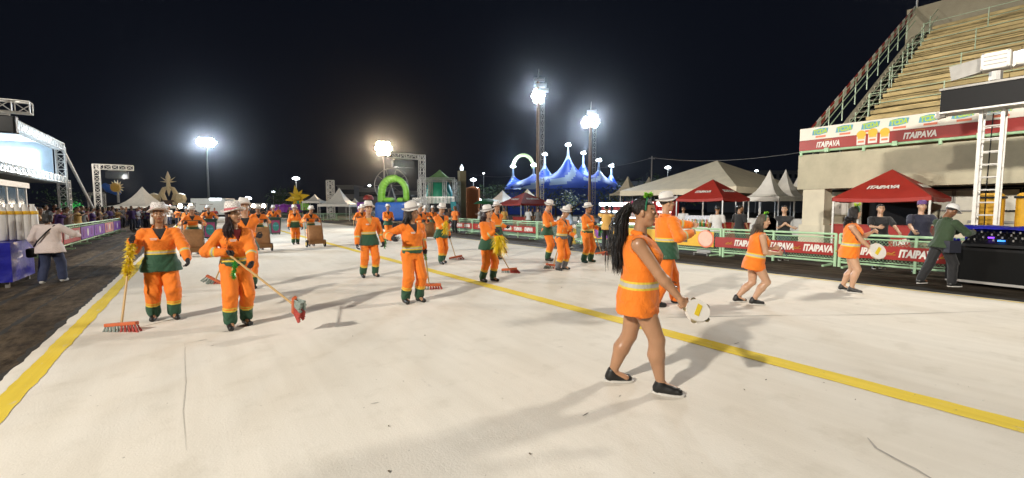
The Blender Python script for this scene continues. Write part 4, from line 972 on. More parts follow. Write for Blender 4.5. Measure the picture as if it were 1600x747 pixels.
MB().lathe([(0, -1.9), (.8, -1.6), (.9, 0), (.5, 1.2), (0, 1.5)], 12, (9 * s, 1.5, cz)).obj('turquoise_body', 'turquoise', e, True)
# beige tower and orange block
g = gd(722, 56); s = 56 / FPX; e = empty('beige_tower', g, 'plain beige tower with a white glowing tip', 'tower', None, -YAW + .5); zt = at(722, 267, 56).z
MB().box((-5 * s, -5 * s, 0), (5 * s, 5 * s, zt)).obj('shaft', 'beige_wall', e); MB().lathe([(.18, 0), (.24, .3), (.2, .5), (0, .85)], 10, (0, 0, zt)).obj('tip', mat('tip_glow', (.8, .9, .95), emit=2.0, emcol=(.8, .9, 1), var=0), e)
g = gd(739, 66); s = 66 / FPX; e = empty('orange_block', g, 'low orange rendered building right of the beige tower', 'building', None, -YAW); zt = at(739, 294, 66).z
o = MB().lathe([(11 * s, 0), (11 * s, zt - .3), (10 * s, zt), (0, zt + .3)], 24).obj('wall', 'orange_wall', e)
for k in range(5): MB().cbox(((-8 + 4 * k) * s, -math.sqrt(max(.01, 121 - (-8 + 4 * k) ** 2)) * s - .02, zt * .5), (.06, .08, zt * .9)).obj('rib', 'orange_wall', e)
# dark houses with windows
def house(px0, px1, D, ytop, label, rows, cols, lit=()):
    s = D / FPX; g = gd((px0 + px1) / 2, D); e = empty('far_building', g, label, 'building', 'dark buildings on the horizon', -YAW); wd = (px1 - px0) * s; z = at(px0, ytop, D).z
    MB().box((-wd / 2, 0, 0), (wd / 2, 8, z)).obj('wall', 'house_wall', e); MB().box((-wd / 2 - .3, -.3, z), (wd / 2 + .3, 8.3, z + .35)).obj('roof_slab', 'house_wall', e)
    for i in range(cols):
        for j in range(rows):
            x = -wd / 2 + wd * (i + .5) / cols; zz = z - 1.7 - j * 3.0
            if zz < 3: continue
            w_ = MB().box((x - .8, -.06, zz - .7), (x + .8, -.01, zz + .7)).obj('window', 'glass_dark', e); MB().box((x - .9, -.12, zz - .85), (x + .9, -.02, zz - .72)).obj('sill', 'house_wall', w_)
house(528, 553, 135, 291, 'dark stepped building behind the peaked pagoda, left wing', 2, 4)
house(552, 606, 140, 295, 'long dark building with window rows behind the green arch', 2, 9)
house(430, 470, 170, 302, 'low dark building behind the yellow star flower', 1, 6); house(610, 665, 150, 300, 'low dark building seen through the green arch', 2, 8)
house(940, 1010, 150, 285, 'dark building at the right of the circus tent', 2, 8); house(1120, 1260, 160, 268, 'dark building behind the marquee roof', 2, 12)
# ------------------------------------------------------------------ trees
def tree(px, D, ytop, wd, label, seed, m='leaf', n=420):
    r = random.Random(seed); g = gd(px, D); e = empty('leafy_tree', g, label, 'tree', 'trees behind the stalls'); H = at(px, ytop, D).z
    tr = MB().tube([(0, 0, 0), (.1, .05, H * .3), (0, .1, H * .55)], [.22, .16, .08], 8)
    for k in range(5): a = r.uniform(0, 6.28); tr.tube([(0, 0, H * .35), (wd * .25 * math.cos(a), wd * .25 * math.sin(a), H * .6), (wd * .38 * math.cos(a), wd * .38 * math.sin(a), H * .75)], [.1, .06, .02], 6)
    tr.obj('trunk', 'bark', e)
    mb = MB(); cl = [(Vector((r.gauss(0, wd * .2), r.gauss(0, wd * .2), H * r.uniform(.42, .9))), wd * r.uniform(.12, .24)) for k in range(16)]
    for k in range(n):
        c, q = r.choice(cl); d = Vector((r.gauss(0, 1), r.gauss(0, 1), r.gauss(0, 1))).normalized() * q * r.uniform(.6, 1.05); p = c + d; L_ = H * .045 * r.uniform(.7, 1.4)
        u = Vector((r.gauss(0, 1), r.gauss(0, 1), r.gauss(0, 1))).normalized(); v = u.orthogonal().normalized()
        mb.add([p - u * L_, p - v * L_ * .45, p + u * L_, p + v * L_ * .45], [(0, 1, 2, 3)])
    mb.obj('crown', m, e)
for k, (px, D, yt, wd, lab, m) in enumerate(((893, 66, 302, 5.5, 'bright green bushy tree between the two floodlight masts', 'leaf'), (868, 84, 296, 8, 'dark tree at the foot of the tallest mast', 'leaf'), (792, 88, 294, 9, 'dark tree left of the circus tent', 'leaf'), (822, 92, 296, 9, 'dark tree before the circus tent', 'leaf'), (945, 88, 292, 9, 'dark tree right of the shorter mast', 'leaf'), (975, 80, 284, 9, 'dark tree under the brown pagoda roofs', 'leaf'), (1030, 85, 280, 10, 'dark tree behind the marquee ridge', 'leaf'), (118, 44, 318, 3.2, 'small tree lit neon green behind the left crowd', 'leaf_green_glow'), (438, 110, 296, 9, 'dark tree left of the yellow star flower', 'leaf'), (770, 120, 290, 12, 'dark tree right of the orange block', 'leaf'), (100, 75, 300, 9, 'dark tree behind the left booth', 'leaf'))):
    tree(px, D, yt, wd, lab, 20 + k, m)
# pole with wires
g = gd(1017, 78); e = empty('utility_pole', g, 'thin utility pole with crossarm above the marquee', 'pole'); zt = at(1017, 244, 78).z
MB().tube([(0, 0, 0), (0, 0, zt)], [.16, .1], 8).obj('shaft', 'steel', e); MB().cbox((0, 0, zt - .4), (1.6, .12, .12)).obj('crossarm', 'steel', e)
def wire(p0, p1, sag, label, r=.03):
    p0, p1 = Vector(p0), Vector(p1); MB().tube([p0.lerp(p1, t) - Vector((0, 0, sag * 4 * t * (1 - t))) for t in np.linspace(0, 1, 14)], r, 5).obj('overhead_wire', 'steel', None, label=label, cat='wire')
wire(at(1017, 246, 78), at(1252, 238, 55), .8, 'overhead wire from the thin pole to the grandstand'); wire(at(1017, 247, 78), at(905, 262, 90), .6, 'overhead wire from the thin pole towards the circus tent'); wire(at(750, 274, 100), at(800, 275, 100), .3, 'overhead wire left of the circus tent')
# far fence strip across the avenue end
for k in range(9):
    o = copy_tree(bar0); o.location = (5.2 + k * PL, 60.5, 0); o.rotation_euler = (0, 0, -math.pi / 2); 
    tag(o, 'pale green barrier across the far end of the avenue', 'barrier', 'barriers across the far end')
# ------------------------------------------------------------------ people: smooth distance fields turned into surfaces
A = lambda *v: np.array(v, dtype=np.float64)
def nrm(v): return v / (np.linalg.norm(v) + 1e-9)
class Cone:
    def __init__(s, a, b, ra, rb, k=.02, tag=0): s.a, s.b, s.ra, s.rb, s.k, s.tag = A(*a), A(*b), ra, rb, k, tag
    def bb(s): r = max(s.ra, s.rb); return np.minimum(s.a, s.b) - r, np.maximum(s.a, s.b) + r
    def d(s, P):
        ba = s.b - s.a; h = np.clip(((P - s.a) @ ba) / (ba @ ba + 1e-9), 0, 1); s.h = h
        return np.linalg.norm(P - s.a - h[:, None] * ba, axis=1) - (s.ra + (s.rb - s.ra) * h)
class Ell:
    def __init__(s, c, r, k=.02, tag=0, M=None): s.c, s.r, s.k, s.tag = A(*c), A(*r), k, tag; s.M = np.eye(3) if M is None else M
    def bb(s): r = s.r.max(); return s.c - r, s.c + r
    def d(s, P):
        q = (P - s.c) @ s.M; k0 = np.linalg.norm(q / s.r, axis=1); k1 = np.linalg.norm(q / s.r ** 2, axis=1); return k0 * (k0 - 1) / (k1 + 1e-6)
class Torso:
    """elliptical column along the spine; prof = rows of (height, half width, half depth, forward shift)"""
    def __init__(s, o, M, prof, k=.03, tag=0, cap=.03): s.o, s.M, s.prof, s.k, s.tag, s.cap = o, M, np.array(prof), k, tag, cap
    def bb(s):
        r = s.prof[:, 1:3].max() + .05; c = [s.o + s.M[:, 2] * h for h in (s.prof[0, 0], s.prof[-1, 0])]; return np.minimum(*c) - r, np.maximum(*c) + r
    def d(s, P):
        q = (P - s.o) @ s.M; z = q[:, 2]; p = s.prof
        rx = np.interp(z, p[:, 0], p[:, 1]); ry = np.interp(z, p[:, 0], p[:, 2]); yc = np.interp(z, p[:, 0], p[:, 3])
        d = (np.sqrt((q[:, 0] / rx) ** 2 + ((q[:, 1] - yc) / ry) ** 2) - 1) * np.minimum(rx, ry); s.h = z
        e = np.maximum(p[0, 0] - z, z - p[-1, 0])
        return np.maximum(d, e)
def smin(a, b, k):
    if k <= 0: return np.minimum(a, b)
    h = np.clip(.5 + .5 * (b - a) / k, 0, 1); return b * (1 - h) + a * h - k * h * (1 - h)
def polygonise(prims, vox, subs=(), fold=0., pad=.03, seed=0., keep=None):
    lo = np.min([p.bb()[0] for p in prims], axis=0) - pad; hi = np.max([p.bb()[1] for p in prims], axis=0) + pad
    n = np.ceil((hi - lo) / vox).astype(int) + 2; V = np.full(n, 1., dtype=np.float64)
    ax = [lo[i] + vox * np.arange(n[i]) for i in range(3)]
    def sub(bl, bh, m):
        i0 = np.clip(((bl - m - lo) / vox).astype(int), 0, n - 1); i1 = np.clip(((bh + m - lo) / vox).astype(int) + 2, 1, n)
        G = np.stack(np.meshgrid(ax[0][i0[0]:i1[0]], ax[1][i0[1]:i1[1]], ax[2][i0[2]:i1[2]], indexing='ij'), -1)
        return tuple(slice(a, b) for a, b in zip(i0, i1)), G
    for p in prims:
        s, G = sub(*p.bb(), max(.03, p.k)); V[s] = smin(V[s], p.d(G.reshape(-1, 3)).reshape(G.shape[:3]), p.k)
    if fold:
        X, Y, Z = np.meshgrid(*ax, indexing='ij')
        V += fold * (np.sin(38 * Z + 9 * np.sin(11 * X + seed) + 7 * np.sin(13 * Y + seed)) * .6 + np.sin(23 * X + 17 * Y + 11 * Z + seed * 2) * .5)
    for f, bl, bh in subs:
        s, G = sub(A(*bl), A(*bh), .0); V[s] = np.maximum(V[s], -f(G.reshape(-1, 3)).reshape(G.shape[:3]))
    V[0] = V[-1] = 1; V[:, 0] = V[:, -1] = 1; V[:, :, 0] = V[:, :, -1] = 1
    cn = tuple(x - 1 for x in V.shape); acc = np.zeros(cn + (3,)); cnt = np.zeros(cn)
    S = V < 0
    def cor(a, o): return a[o[0]:o[0] + cn[0], o[1]:o[1] + cn[1], o[2]:o[2] + cn[2]]
    for axis in range(3):
        oth = [i for i in range(3) if i != axis]
        for u in (0, 1):
            for v in (0, 1):
                o = [0, 0, 0]; o[oth[0]] = u; o[oth[1]] = v; o2 = list(o); o2[axis] = 1
                m = cor(S, o) != cor(S, o2); I = np.nonzero(m); va = cor(V, o)[I]; vb = cor(V, o2)[I]; t = va / (va - vb)
                pt = np.tile(np.array(o, float), (len(t), 1)); pt[:, axis] += t; acc[I] += pt; cnt[I] += 1
    I = np.nonzero(cnt > 0); idx = np.full(cn, -1); idx[I] = np.arange(len(I[0]))
    verts = (np.stack(I, -1) + acc[I] / cnt[I][:, None]) * vox + lo
    F = []
    for axis in range(3):
        a, b = [(1, 2), (2, 0), (0, 1)][axis]
        sl0 = [slice(None)] * 3; sl1 = [slice(None)] * 3; sl0[axis] = slice(0, -1); sl1[axis] = slice(1, None)
        m = S[tuple(sl0)] != S[tuple(sl1)]; J = np.stack(np.nonzero(m), -1); ins = S[tuple(sl0)][m]
        ok = (J[:, a] > 0) & (J[:, b] > 0) & (J[:, a] < cn[a]) & (J[:, b] < cn[b]); J = J[ok]; ins = ins[ok]
        def g(da, db): q = J.copy(); q[:, a] -= da; q[:, b] -= db; return idx[q[:, 0], q[:, 1], q[:, 2]]
        f = np.stack([g(1, 1), g(0, 1), g(0, 0), g(1, 0)], -1); f[~ins] = f[~ins][:, ::-1]; F.append(f)
    F = np.concatenate(F); F = F[(F >= 0).all(1)]
    return verts, F
def np_mesh(name, parts, m, attr=None):
    """parts: list of (verts, quads[, attribute]) merged into one mesh"""
    vs, fs, at_, n = [], [], [], 0
    for p in parts:
        vs.append(p[0]); fs.append(p[1] + n); n += len(p[0])
        if attr: at_.append(p[2])
    V = np.concatenate(vs); F = np.concatenate(fs); me = bpy.data.meshes.new(name)
    me.vertices.add(len(V)); me.vertices.foreach_set('co', V.astype(np.float32).ravel())
    me.loops.add(F.size); me.loops.foreach_set('vertex_index', F.astype(np.int32).ravel())
    me.polygons.add(len(F)); me.polygons.foreach_set('loop_start', np.arange(0, F.size, 4, dtype=np.int32)); me.polygons.foreach_set('loop_total', np.full(len(F), 4, dtype=np.int32))
    me.polygons.foreach_set('use_smooth', np.ones(len(F), dtype=bool))
    me.update(calc_edges=True)
    if attr:
        a = me.attributes.new(attr, 'FLOAT_COLOR', 'POINT'); q = np.concatenate(at_); c = np.ones((len(q), 4), dtype=np.float32); c[:, :3] = q; a.data.foreach_set('color', c.ravel())
    if m: me.materials.append(MATS[m] if isinstance(m, str) else m)
    return me
def nearest(prims, V):
    D = np.stack([p.d(V) for p in prims], 1); return D.argmin(1)
# ---- materials driven by the garment coordinate
def skin_mat(name, col):
    m = bpy.data.materials.new(name); m.use_nodes = True; MATS[name] = m; n = m.node_tree.nodes; L = m.node_tree.links; b = n['Principled BSDF']
    a = n.new('ShaderNodeAttribute'); a.attribute_name = 'tint'; x = n.new('ShaderNodeMix'); x.data_type = 'RGBA'; x.blend_type = 'MULTIPLY'; x.inputs[0].default_value = 1
    no = n.new('ShaderNodeTexNoise'); no.inputs['Scale'].default_value = 14; r = n.new('ShaderNodeValToRGB'); r.color_ramp.elements[0].color = tuple(c * .86 for c in col) + (1,); r.color_ramp.elements[1].color = tuple(min(1, c * 1.1) for c in col) + (1,)
    L.new(no.outputs['Fac'], r.inputs[0]); L.new(r.outputs[0], x.inputs[6]); L.new(a.outputs['Color'], x.inputs[7]); L.new(x.outputs[2], b.inputs['Base Color'])
    b.inputs['Roughness'].default_value = .36; b.inputs['Subsurface Weight'].default_value = .06; b.inputs['Subsurface Radius'].default_value = (.02, .008, .004)
for k, c in (('skin_light', (.50, .30, .19)), ('skin_mid', (.40, .215, .12)), ('skin_tan', (.31, .155, .078)), ('skin_deep', (.20, .095, .05))): skin_mat(k, c)
def band_mat(name, torso, arm=None, rough=.75, lo=-.35, hi=.35):
    """colour bands across a garment: torso rows are (height / body height, colour), arm rows are (0 shoulder .. 1 cuff, colour)"""
    m = bpy.data.materials.new(name); m.use_nodes = True; MATS[name] = m; n = m.node_tree.nodes; L = m.node_tree.links; b = n['Principled BSDF']
    b.inputs['Roughness'].default_value = rough; b.inputs['Sheen Weight'].default_value = .15
    a = n.new('ShaderNodeAttribute'); a.attribute_name = 'garm'; s = n.new('ShaderNodeSeparateColor'); L.new(a.outputs['Color'], s.inputs[0])
    def ramp(rows, f):
        r = n.new('ShaderNodeValToRGB'); r.color_ramp.interpolation = 'CONSTANT'; e = r.color_ramp.elements
        while len(e) > 1: e.remove(e[0])
        for i, (p, c) in enumerate(rows):
            q = e[0] if i == 0 else e.new(p); q.position = p; q.color = tuple(c) + (1,)
        L.new(f, r.inputs[0]); return r.outputs[0]
    mr = n.new('ShaderNodeMapRange'); mr.inputs['From Min'].default_value = lo; mr.inputs['From Max'].default_value = hi; L.new(s.outputs[0], mr.inputs[0])
    c = ramp([((p - lo) / (hi - lo), q) for p, q in torso], mr.outputs[0])
    if arm:
        c2 = ramp(arm, s.outputs[1]); g = n.new('ShaderNodeMath'); g.operation = 'GREATER_THAN'; g.inputs[1].default_value = .5; L.new(s.outputs[2], g.inputs[0])
        x = n.new('ShaderNodeMix'); x.data_type = 'RGBA'; L.new(g.outputs[0], x.inputs[0]); L.new(c, x.inputs[6]); L.new(c2, x.inputs[7]); c = x.outputs[2]
    no = n.new('ShaderNodeTexNoise'); no.inputs['Scale'].default_value = 9; no.inputs['Detail'].default_value = 5
    r2 = n.new('ShaderNodeValToRGB'); r2.color_ramp.elements[0].color = (.84, .84, .84, 1); r2.color_ramp.elements[1].color = (1, 1, 1, 1); L.new(no.outputs['Fac'], r2.inputs[0])
    y = n.new('ShaderNodeMix'); y.data_type = 'RGBA'; y.blend_type = 'MULTIPLY'; y.inputs[0].default_value = 1; L.new(c, y.inputs[6]); L.new(r2.outputs[0], y.inputs[7]); L.new(y.outputs[2], b.inputs['Base Color'])
    wv = n.new('ShaderNodeTexNoise'); wv.inputs['Scale'].default_value = 9; wv.inputs['Detail'].default_value = 4; wv.inputs['Distortion'].default_value = 2.2; bp = n.new('ShaderNodeBump'); bp.inputs['Strength'].default_value = .5; bp.inputs['Distance'].default_value = .02; L.new(wv.outputs['Fac'], bp.inputs['Height']); L.new(bp.outputs[0], b.inputs['Normal'])
OR = (.90, .215, .007); GN = (.018, .085, .042); YE = (.74, .54, .05); SI = (.50, .48, .42); GY_ = (.13, .13, .14)
band_mat('jacket_long', [(-.35, GN), (.075, YE), (.087, SI), (.10, YE), (.112, OR)], [(0, OR), (.66, YE), (.69, SI), (.73, YE), (.76, OR)])
band_mat('jacket_short', [(-.35, GN), (.035, YE), (.047, SI), (.06, YE), (.072, OR)], [(0, OR), (.66, YE), (.69, SI), (.73, YE), (.76, OR)])
band_mat('jacket_grey', [(-.35, GY_), (.05, YE), (.062, SI), (.075, YE), (.087, OR)], [(0, OR), (.66, YE), (.69, SI), (.73, YE), (.76, OR)])
band_mat('trousers_band', [(0, GN), (.225, YE), (.255, OR), (.275, YE), (.295, OR)], lo=0, hi=1)
band_mat('trousers_grey', [(0, GY_), (.225, YE), (.255, OR), (.275, YE), (.295, OR)], lo=0, hi=1)
band_mat('vest_band', [(-.35, OR), (.030, YE), (.041, SI), (.058, YE), (.069, OR)])
band_mat('festival_tee', [(-.35, (.62, .42, .10)), (-.04, (.55, .10, .05)), (-.02, (.62, .42, .10)), (0, (.55, .10, .05)), (.02, (.55, .3, .1)), (.04, (.55, .10, .06)), (.2, (.60, .16, .09))])
def plain(name, col, rough=.8): band_mat(name, [(-.35, col)], rough=rough)
for k, c in dict(c_black=(.014, .014, .016), c_white=(.70, .68, .66), c_pink=(.80, .68, .64), c_jeans=(.030, .042, .10), c_darkblue=(.02, .022, .045), c_green=(.028, .055, .022), c_blue=(.30, .40, .52), c_grey=(.16, .15, .14), c_yellow=(.70, .40, .10), c_orange=(.80, .20, .02), c_red=(.30, .02, .025), c_purple=(.09, .03, .16), c_brown=(.14, .08, .05), c_khaki=(.3, .24, .16), c_shorts=(.90, .20, .01)).items(): plain(k, c)
mat('glove_dark', (.018, .018, .022), .75, var=.3, scale=30); mat('boot_black', (.012, .012, .012), .45, var=.3); mat('sole_white', (.6, .58, .54), .6); mat('boot_green', (.02, .06, .035), .5)
mat('hair_black', (.010, .007, .006), .38, var=.4, scale=9, stretch=(9, 9, .6), bump=.6, bscale=24); mat('hair_wine', (.030, .009, .010), .38, var=.4, scale=9, stretch=(9, 9, .6), bump=.6, bscale=24); mat('hair_ash', (.10, .078, .055), .45, var=.5, scale=9, stretch=(9, 9, .6), bump=.6, bscale=24); mat('hair_white', (.6, .58, .55), .5, var=.2)
def hat_mat():
    m = bpy.data.materials.new('hat_straw'); m.use_nodes = True; MATS['hat_straw'] = m; n = m.node_tree.nodes; L = m.node_tree.links; b = n['Principled BSDF']; b.inputs['Roughness'].default_value = .7
    t = n.new('ShaderNodeTexCoord'); c = n.new('ShaderNodeTexChecker'); c.inputs['Scale'].default_value = 46; c.inputs['Color1'].default_value = (.78, .75, .72, 1); c.inputs['Color2'].default_value = (.50, .46, .44, 1); L.new(t.outputs['Object'], c.inputs['Vector']); L.new(c.outputs['Color'], b.inputs['Base Color'])
    m2 = mat('hat_white', (.74, .71, .68), .7, var=.1, scale=20, bump=.3, bscale=60)
hat_mat(); mat('hat_band', (.30, .27, .26), .7); mat('hat_pinkband', (.5, .12, .14), .7); mat('cap_white', (.7, .69, .68), .6)
# ---- head, built once per kind
HEADS = {}
def head_template(fem):
    if fem in HEADS: return HEADS[fem]
    k = .92 if fem else 1.0
    pr = [Ell((0, -.012, .035), (.074, .096, .085), .02), Ell((0, .02, -.035), (.060 * (k * .5 + .5), .068, .085), .03), Ell((0, .056, -.098), (.026, .022, .020), .03), Ell((.034, .048, -.032), (.030, .028, .032), .02), Ell((-.034, .048, -.032), (.030, .028, .032), .02),
          Cone((-.034, .074, .026), (.034, .074, .026), .012 * k, .012 * k, .014), Cone((0, .088, .012), (0, .106, -.028), .008, .0135 * k, .008), Ell((.012, .096, -.033), (.009, .010, .007), .006), Ell((-.012, .096, -.033), (.009, .010, .007), .006),
          Cone((-.017, .084, -.060), (.017, .084, -.060), .008, .008, .006, 1), Cone((-.014, .083, -.071), (.014, .083, -.071), .009, .009, .006, 1), Ell((.076, -.008, -.008), (.011, .020, .032), .006), Ell((-.076, -.008, -.008), (.011, .020, .032), .006), Cone((0, -.022, -.05), (0, -.034, -.17), .050 * k, .054 * k, .03)]
    so = [(lambda P, c=c: np.linalg.norm(P - A(*c), axis=1) - .014, A(*c) - .03, A(*c) + .03) for c in ((.032, .096, .006), (-.032, .096, .006))]
    V, F = polygonise(pr, .0075, so)
    col = np.ones((len(V), 3)); lips = (np.abs(V[:, 0]) < .026) & (np.abs(V[:, 2] + .066) < .0115) & (V[:, 1] > .078); col[lips] = (.75, .42, .42) if fem else (.85, .6, .58)
    br = (np.abs(np.abs(V[:, 0]) - .033) < .019) & (np.abs(V[:, 2] - .034 + .12 * (np.abs(V[:, 0]) - .033) ** 2 * 30) < .0065) & (V[:, 1] > .05); col[br] = (.12, .09, .09)
    soc = (np.abs(np.abs(V[:, 0]) - .032) < .021) & (np.abs(V[:, 2] - .008) < .012) & (V[:, 1] > .05); col[soc] *= .72
    parts = [(V, F, col)]
    for sx in (1, -1):               # eyeballs
        c = A(.032 * sx, .0765, .007); n1, n2 = 10, 8; ev, ef = [], []
        for i in range(n2 + 1):
            for j in range(n1): th, ph = math.pi * i / n2, 2 * math.pi * j / n1; ev.append(c + .0125 * A(math.sin(th) * math.cos(ph) * 1.15, math.cos(th), math.sin(th) * math.sin(ph) * .72))
        for i in range(n2):
            for j in range(n1): a = i * n1 + j; b = i * n1 + (j + 1) % n1; ef.append((a, b, b + n1, a + n1))
        ev = np.array(ev); cc = np.tile(A(1.9, 2.3, 2.8), (len(ev), 1)); r = np.hypot(ev[:, 0] - c[0], ev[:, 2] - c[2]); cc[(r < .0072) & (ev[:, 1] > c[1])] = (.05, .04, .04); parts.append((ev, np.array(ef), cc))
    HEADS[fem] = parts; return parts
def rotm(yaw=0, pitch=0, roll=0):       # columns: right, forward, up ; yaw turns to the person's left
    y, p, r = R(yaw), R(pitch), R(roll)
    Z = np.array(((math.cos(y), -math.sin(y), 0), (math.sin(y), math.cos(y), 0), (0, 0, 1))); X = np.array(((1, 0, 0), (0, math.cos(p), -math.sin(p)), (0, math.sin(p), math.cos(p)))); Y = np.array(((math.cos(r), 0, math.sin(r)), (0, 1, 0), (-math.sin(r), 0, math.cos(r))))
    return Z @ X @ Y
def ik(a, t, l1, l2, pole):
    d = t - a; L = np.linalg.norm(d); u = d / (L + 1e-9)
    if L > (l1 + l2) * .995: L = (l1 + l2) * .995; t = a + u * L
    L = max(L, abs(l1 - l2) + .02); c = (l1 * l1 + L * L - l2 * l2) / (2 * l1 * L); c = max(-1, min(1, c)); p = nrm(pole - u * (pole @ u)); return a + u * l1 * c + p * l1 * math.sqrt(1 - c * c), a + u * L
def hand_prims(w, dirv, palm, side, s, curl=35, spread=6):
    """wrist point, direction of the hand, palm normal, thumb side"""
    d = nrm(dirv); n_ = nrm(palm - d * (palm @ d)); t = np.cross(n_, d) * side; t = nrm(t)
    P = [Cone(w - d * .03 * s, w + d * .02 * s, .026 * s, .028 * s, .012)]
    kn = []
    for i, o in enumerate((.030, .010, -.010, -.028)):
        b = w + d * (.085 - .006 * abs(i - 1)) * s + t * o * s; kn.append(b); P.append(Cone(w + d * .02 * s + t * o * .7 * s, b, .016 * s, .0125 * s, .012))
    for i, (b, ln) in enumerate(zip(kn, (.072, .080, .074, .058))):
        cu = R(curl + 4 * i); a1 = d * math.cos(cu) + n_ * math.sin(cu) + t * (.10 - .07 * i) * (spread / 6); a1 = nrm(a1); m = b + a1 * ln * .5 * s; c2 = cu * 1.9; a2 = nrm(d * math.cos(c2) + n_ * math.sin(c2)); P.append(Cone(b, m, .0105 * s, .0095 * s, .004)); P.append(Cone(m, m + a2 * ln * .5 * s, .0095 * s, .0075 * s, .003))
    b = w + d * .025 * s + t * .028 * s; a1 = nrm(d * .65 + t * .75 + n_ * .3); m = b + a1 * .04 * s; a2 = nrm(d * .85 + t * .15 + n_ * (.2 + curl / 90)); P += [Cone(b - t * .01, m, .014 * s, .0115 * s, .008), Cone(m, m + a2 * .038 * s, .0115 * s, .009 * s, .004)]
    return P
NP = 0
def person(label, loc, face, H=1.68, fem=True, skin='skin_mid', outfit='worker', lean=0, side=0, twist=0, head=(0, 0, 0), feet=None, hands=None, poles=None, palms=None, curl=(40, 40), heft=1., drop=0., vox=.014, group=None, hat='hat_white', hair=('short', 'hair_black'), jacket='jacket_long', trousers='trousers_band', shirt='c_black', gloves=True, boots='boot_black', handdir=None, cat='person'):
    """face: heading in degrees clockwise from the avenue's far end; hand and foot targets are local metres or world Vectors"""
    global NP; NP += 1
    e = empty('person', (loc[0], loc[1], 0.008 if -1.6 < loc[0] < 11.5 else .0), label, cat, group, -R(face))
    ca, sa = math.cos(R(face)), math.sin(R(face)); base = A(loc[0], loc[1], e.location.z)
    def loc_of(t):
        if isinstance(t, Vector): d = A(*t) - base; return A(d[0] * ca - d[1] * sa, d[0] * sa + d[1] * ca, d[2])
        return A(*t) * (H / 1.7)
    X, Y, Z = A(1, 0, 0), A(0, 1, 0), A(0, 0, 1); h = H
    M = rotm(0, -lean, side); up = M[:, 2]
    pel = A(0, 0, .515 * h - drop); nk = pel + up * .305 * h; Mt = rotm(twist, -lean, side)
    sw = (.094 if fem else .107) * h * (.6 + .4 * heft) * (1.10 if outfit == 'vest' else 1)
    feet = feet or ((-.09, -.02, 0), (.09, .04, 0)); ft = [loc_of(f) for f in feet]
    hip = [pel - X * .050 * h - Z * .01 * h, pel + X * .050 * h - Z * .01 * h]
    kn, an = [], []
    for i in (0, 1):
        t = ft[i] + A(0, 0, .05 * h); k_, t2 = ik(hip[i], t, .243 * h, .232 * h, A((-.12, .12)[i], 1, 0)); kn.append(k_); an.append(t2)
    sh = [nk - Mt[:, 0] * sw - up * .044 * h, nk + Mt[:, 0] * sw - up * .044 * h]
    hands = hands or (None, None); poles = poles or (None, None); el, wr = [], []
    for i in (0, 1):
        sg = (-1, 1)[i]; t = hands[i]; t = loc_of(t) if t is not None else A(sg * (sw + .075 * h), .04 * h + .03 * sg, .46 * h)
        po = A(*poles[i]) if poles[i] else A(sg * .55, -1, -.25)
        k_, t2 = ik(sh[i], t, .172 * h, .150 * h, po); el.append(k_); wr.append(t2)
    Mh = Mt @ rotm(*head); hc = nk + up * .045 * h + Mh[:, 2] * .072 * h + Mh[:, 1] * .012 * h; hs = h / 1.7 * 1.02
    # ---- body: one continuous skin from head to hands and feet
    hf = .55 + .45 * heft; bare = outfit == 'vest'; g = hf * (1 if bare else .86)
    tor = [(-.06 * h, .082 * h * g, .062 * h * g, 0), (.0, .092 * h * g, .066 * h * g, -.004 * h), (.06 * h, .080 * h * g, .058 * h * g, .0), (.11 * h, .072 * h * g, .053 * h * g, .004 * h), (.2 * h, .086 * h * g, .062 * h * g, .008 * h), (.26 * h, .084 * h * g, .05 * h * g, 0), (.295 * h, .055 * h, .036 * h, -.006 * h)]
    B = [Torso(pel, Mt, tor), Cone(nk - up * .02 * h, hc - Mh[:, 2] * .055 * h - Mh[:, 1] * .012 * h, .034 * h * (.9 if fem else 1), .030 * h * (.92 if fem else 1.05), .02)]
    for i in (0, 1):
        B += [Cone(nk - up * .028 * h, sh[i], .026 * h, .030 * h * g, .03), Cone(sh[i], el[i], .030 * h * g, .0235 * h * g, .02), Cone(el[i], el[i] + (wr[i] - el[i]) * .3, .0235 * h * g, .0245 * h * g, .012), Cone(el[i] + (wr[i] - el[i]) * .3, wr[i], .0245 * h * g, .0155 * h, .015)]
        cf = an[i] + (kn[i] - an[i]) * .66 - A(0, .010 * h, 0)
        B += [Cone(hip[i], kn[i], .056 * h * g, .034 * h * g, .03), Cone(kn[i], cf, .034 * h * g, .0365 * h * g, .02), Cone(cf, an[i], .0365 * h * g, .021 * h, .02), Cone(an[i], an[i] + A(0, .075 * h, -.022 * h), .022 * h, .016 * h, .02)]
        if bare: B += [Ell(hip[i] - A(0, .035 * h, .005 * h), (.05 * h * g, .045 * h * g, .055 * h * g), .03)]
    if fem and bare: B += [Ell(pel + Mt @ A(s_ * .045 * h, .052 * h, .2 * h), (.042 * h, .036 * h, .042 * h), .03) for s_ in (-1, 1)]
    V, F = polygonise(B, vox); P = [(V, F, np.ones((len(V), 3)))]
    for (v, f, c) in head_template(fem): P.append((v * hs @ Mh.T + hc, f, c))
    HP = []
    for i in (0, 1):
        sg = (-1, 1)[i]; dv = nrm(wr[i] - el[i]); 
        if handdir and handdir[i] is not None: dv = A(*handdir[i])
        pm = A(*palms[i]) if palms and palms[i] else A(-sg, .25, 0)
        hp = hand_prims(wr[i], dv, pm, 1 if np.dot(np.cross(nrm(pm - nrm(dv) * (pm @ nrm(dv))), nrm(dv)), A(-sg * .2, 1, .3)) > 0 else -1, h / 1.7 * (1.12 if gloves else 1.0), curl[i]); HP.append(hp)
        if not gloves:
            v, f = polygonise(hp, .0058); P.append((v, f, np.ones((len(v), 3))))
    link('body', np_mesh('body', P, skin, 'tint'), e)
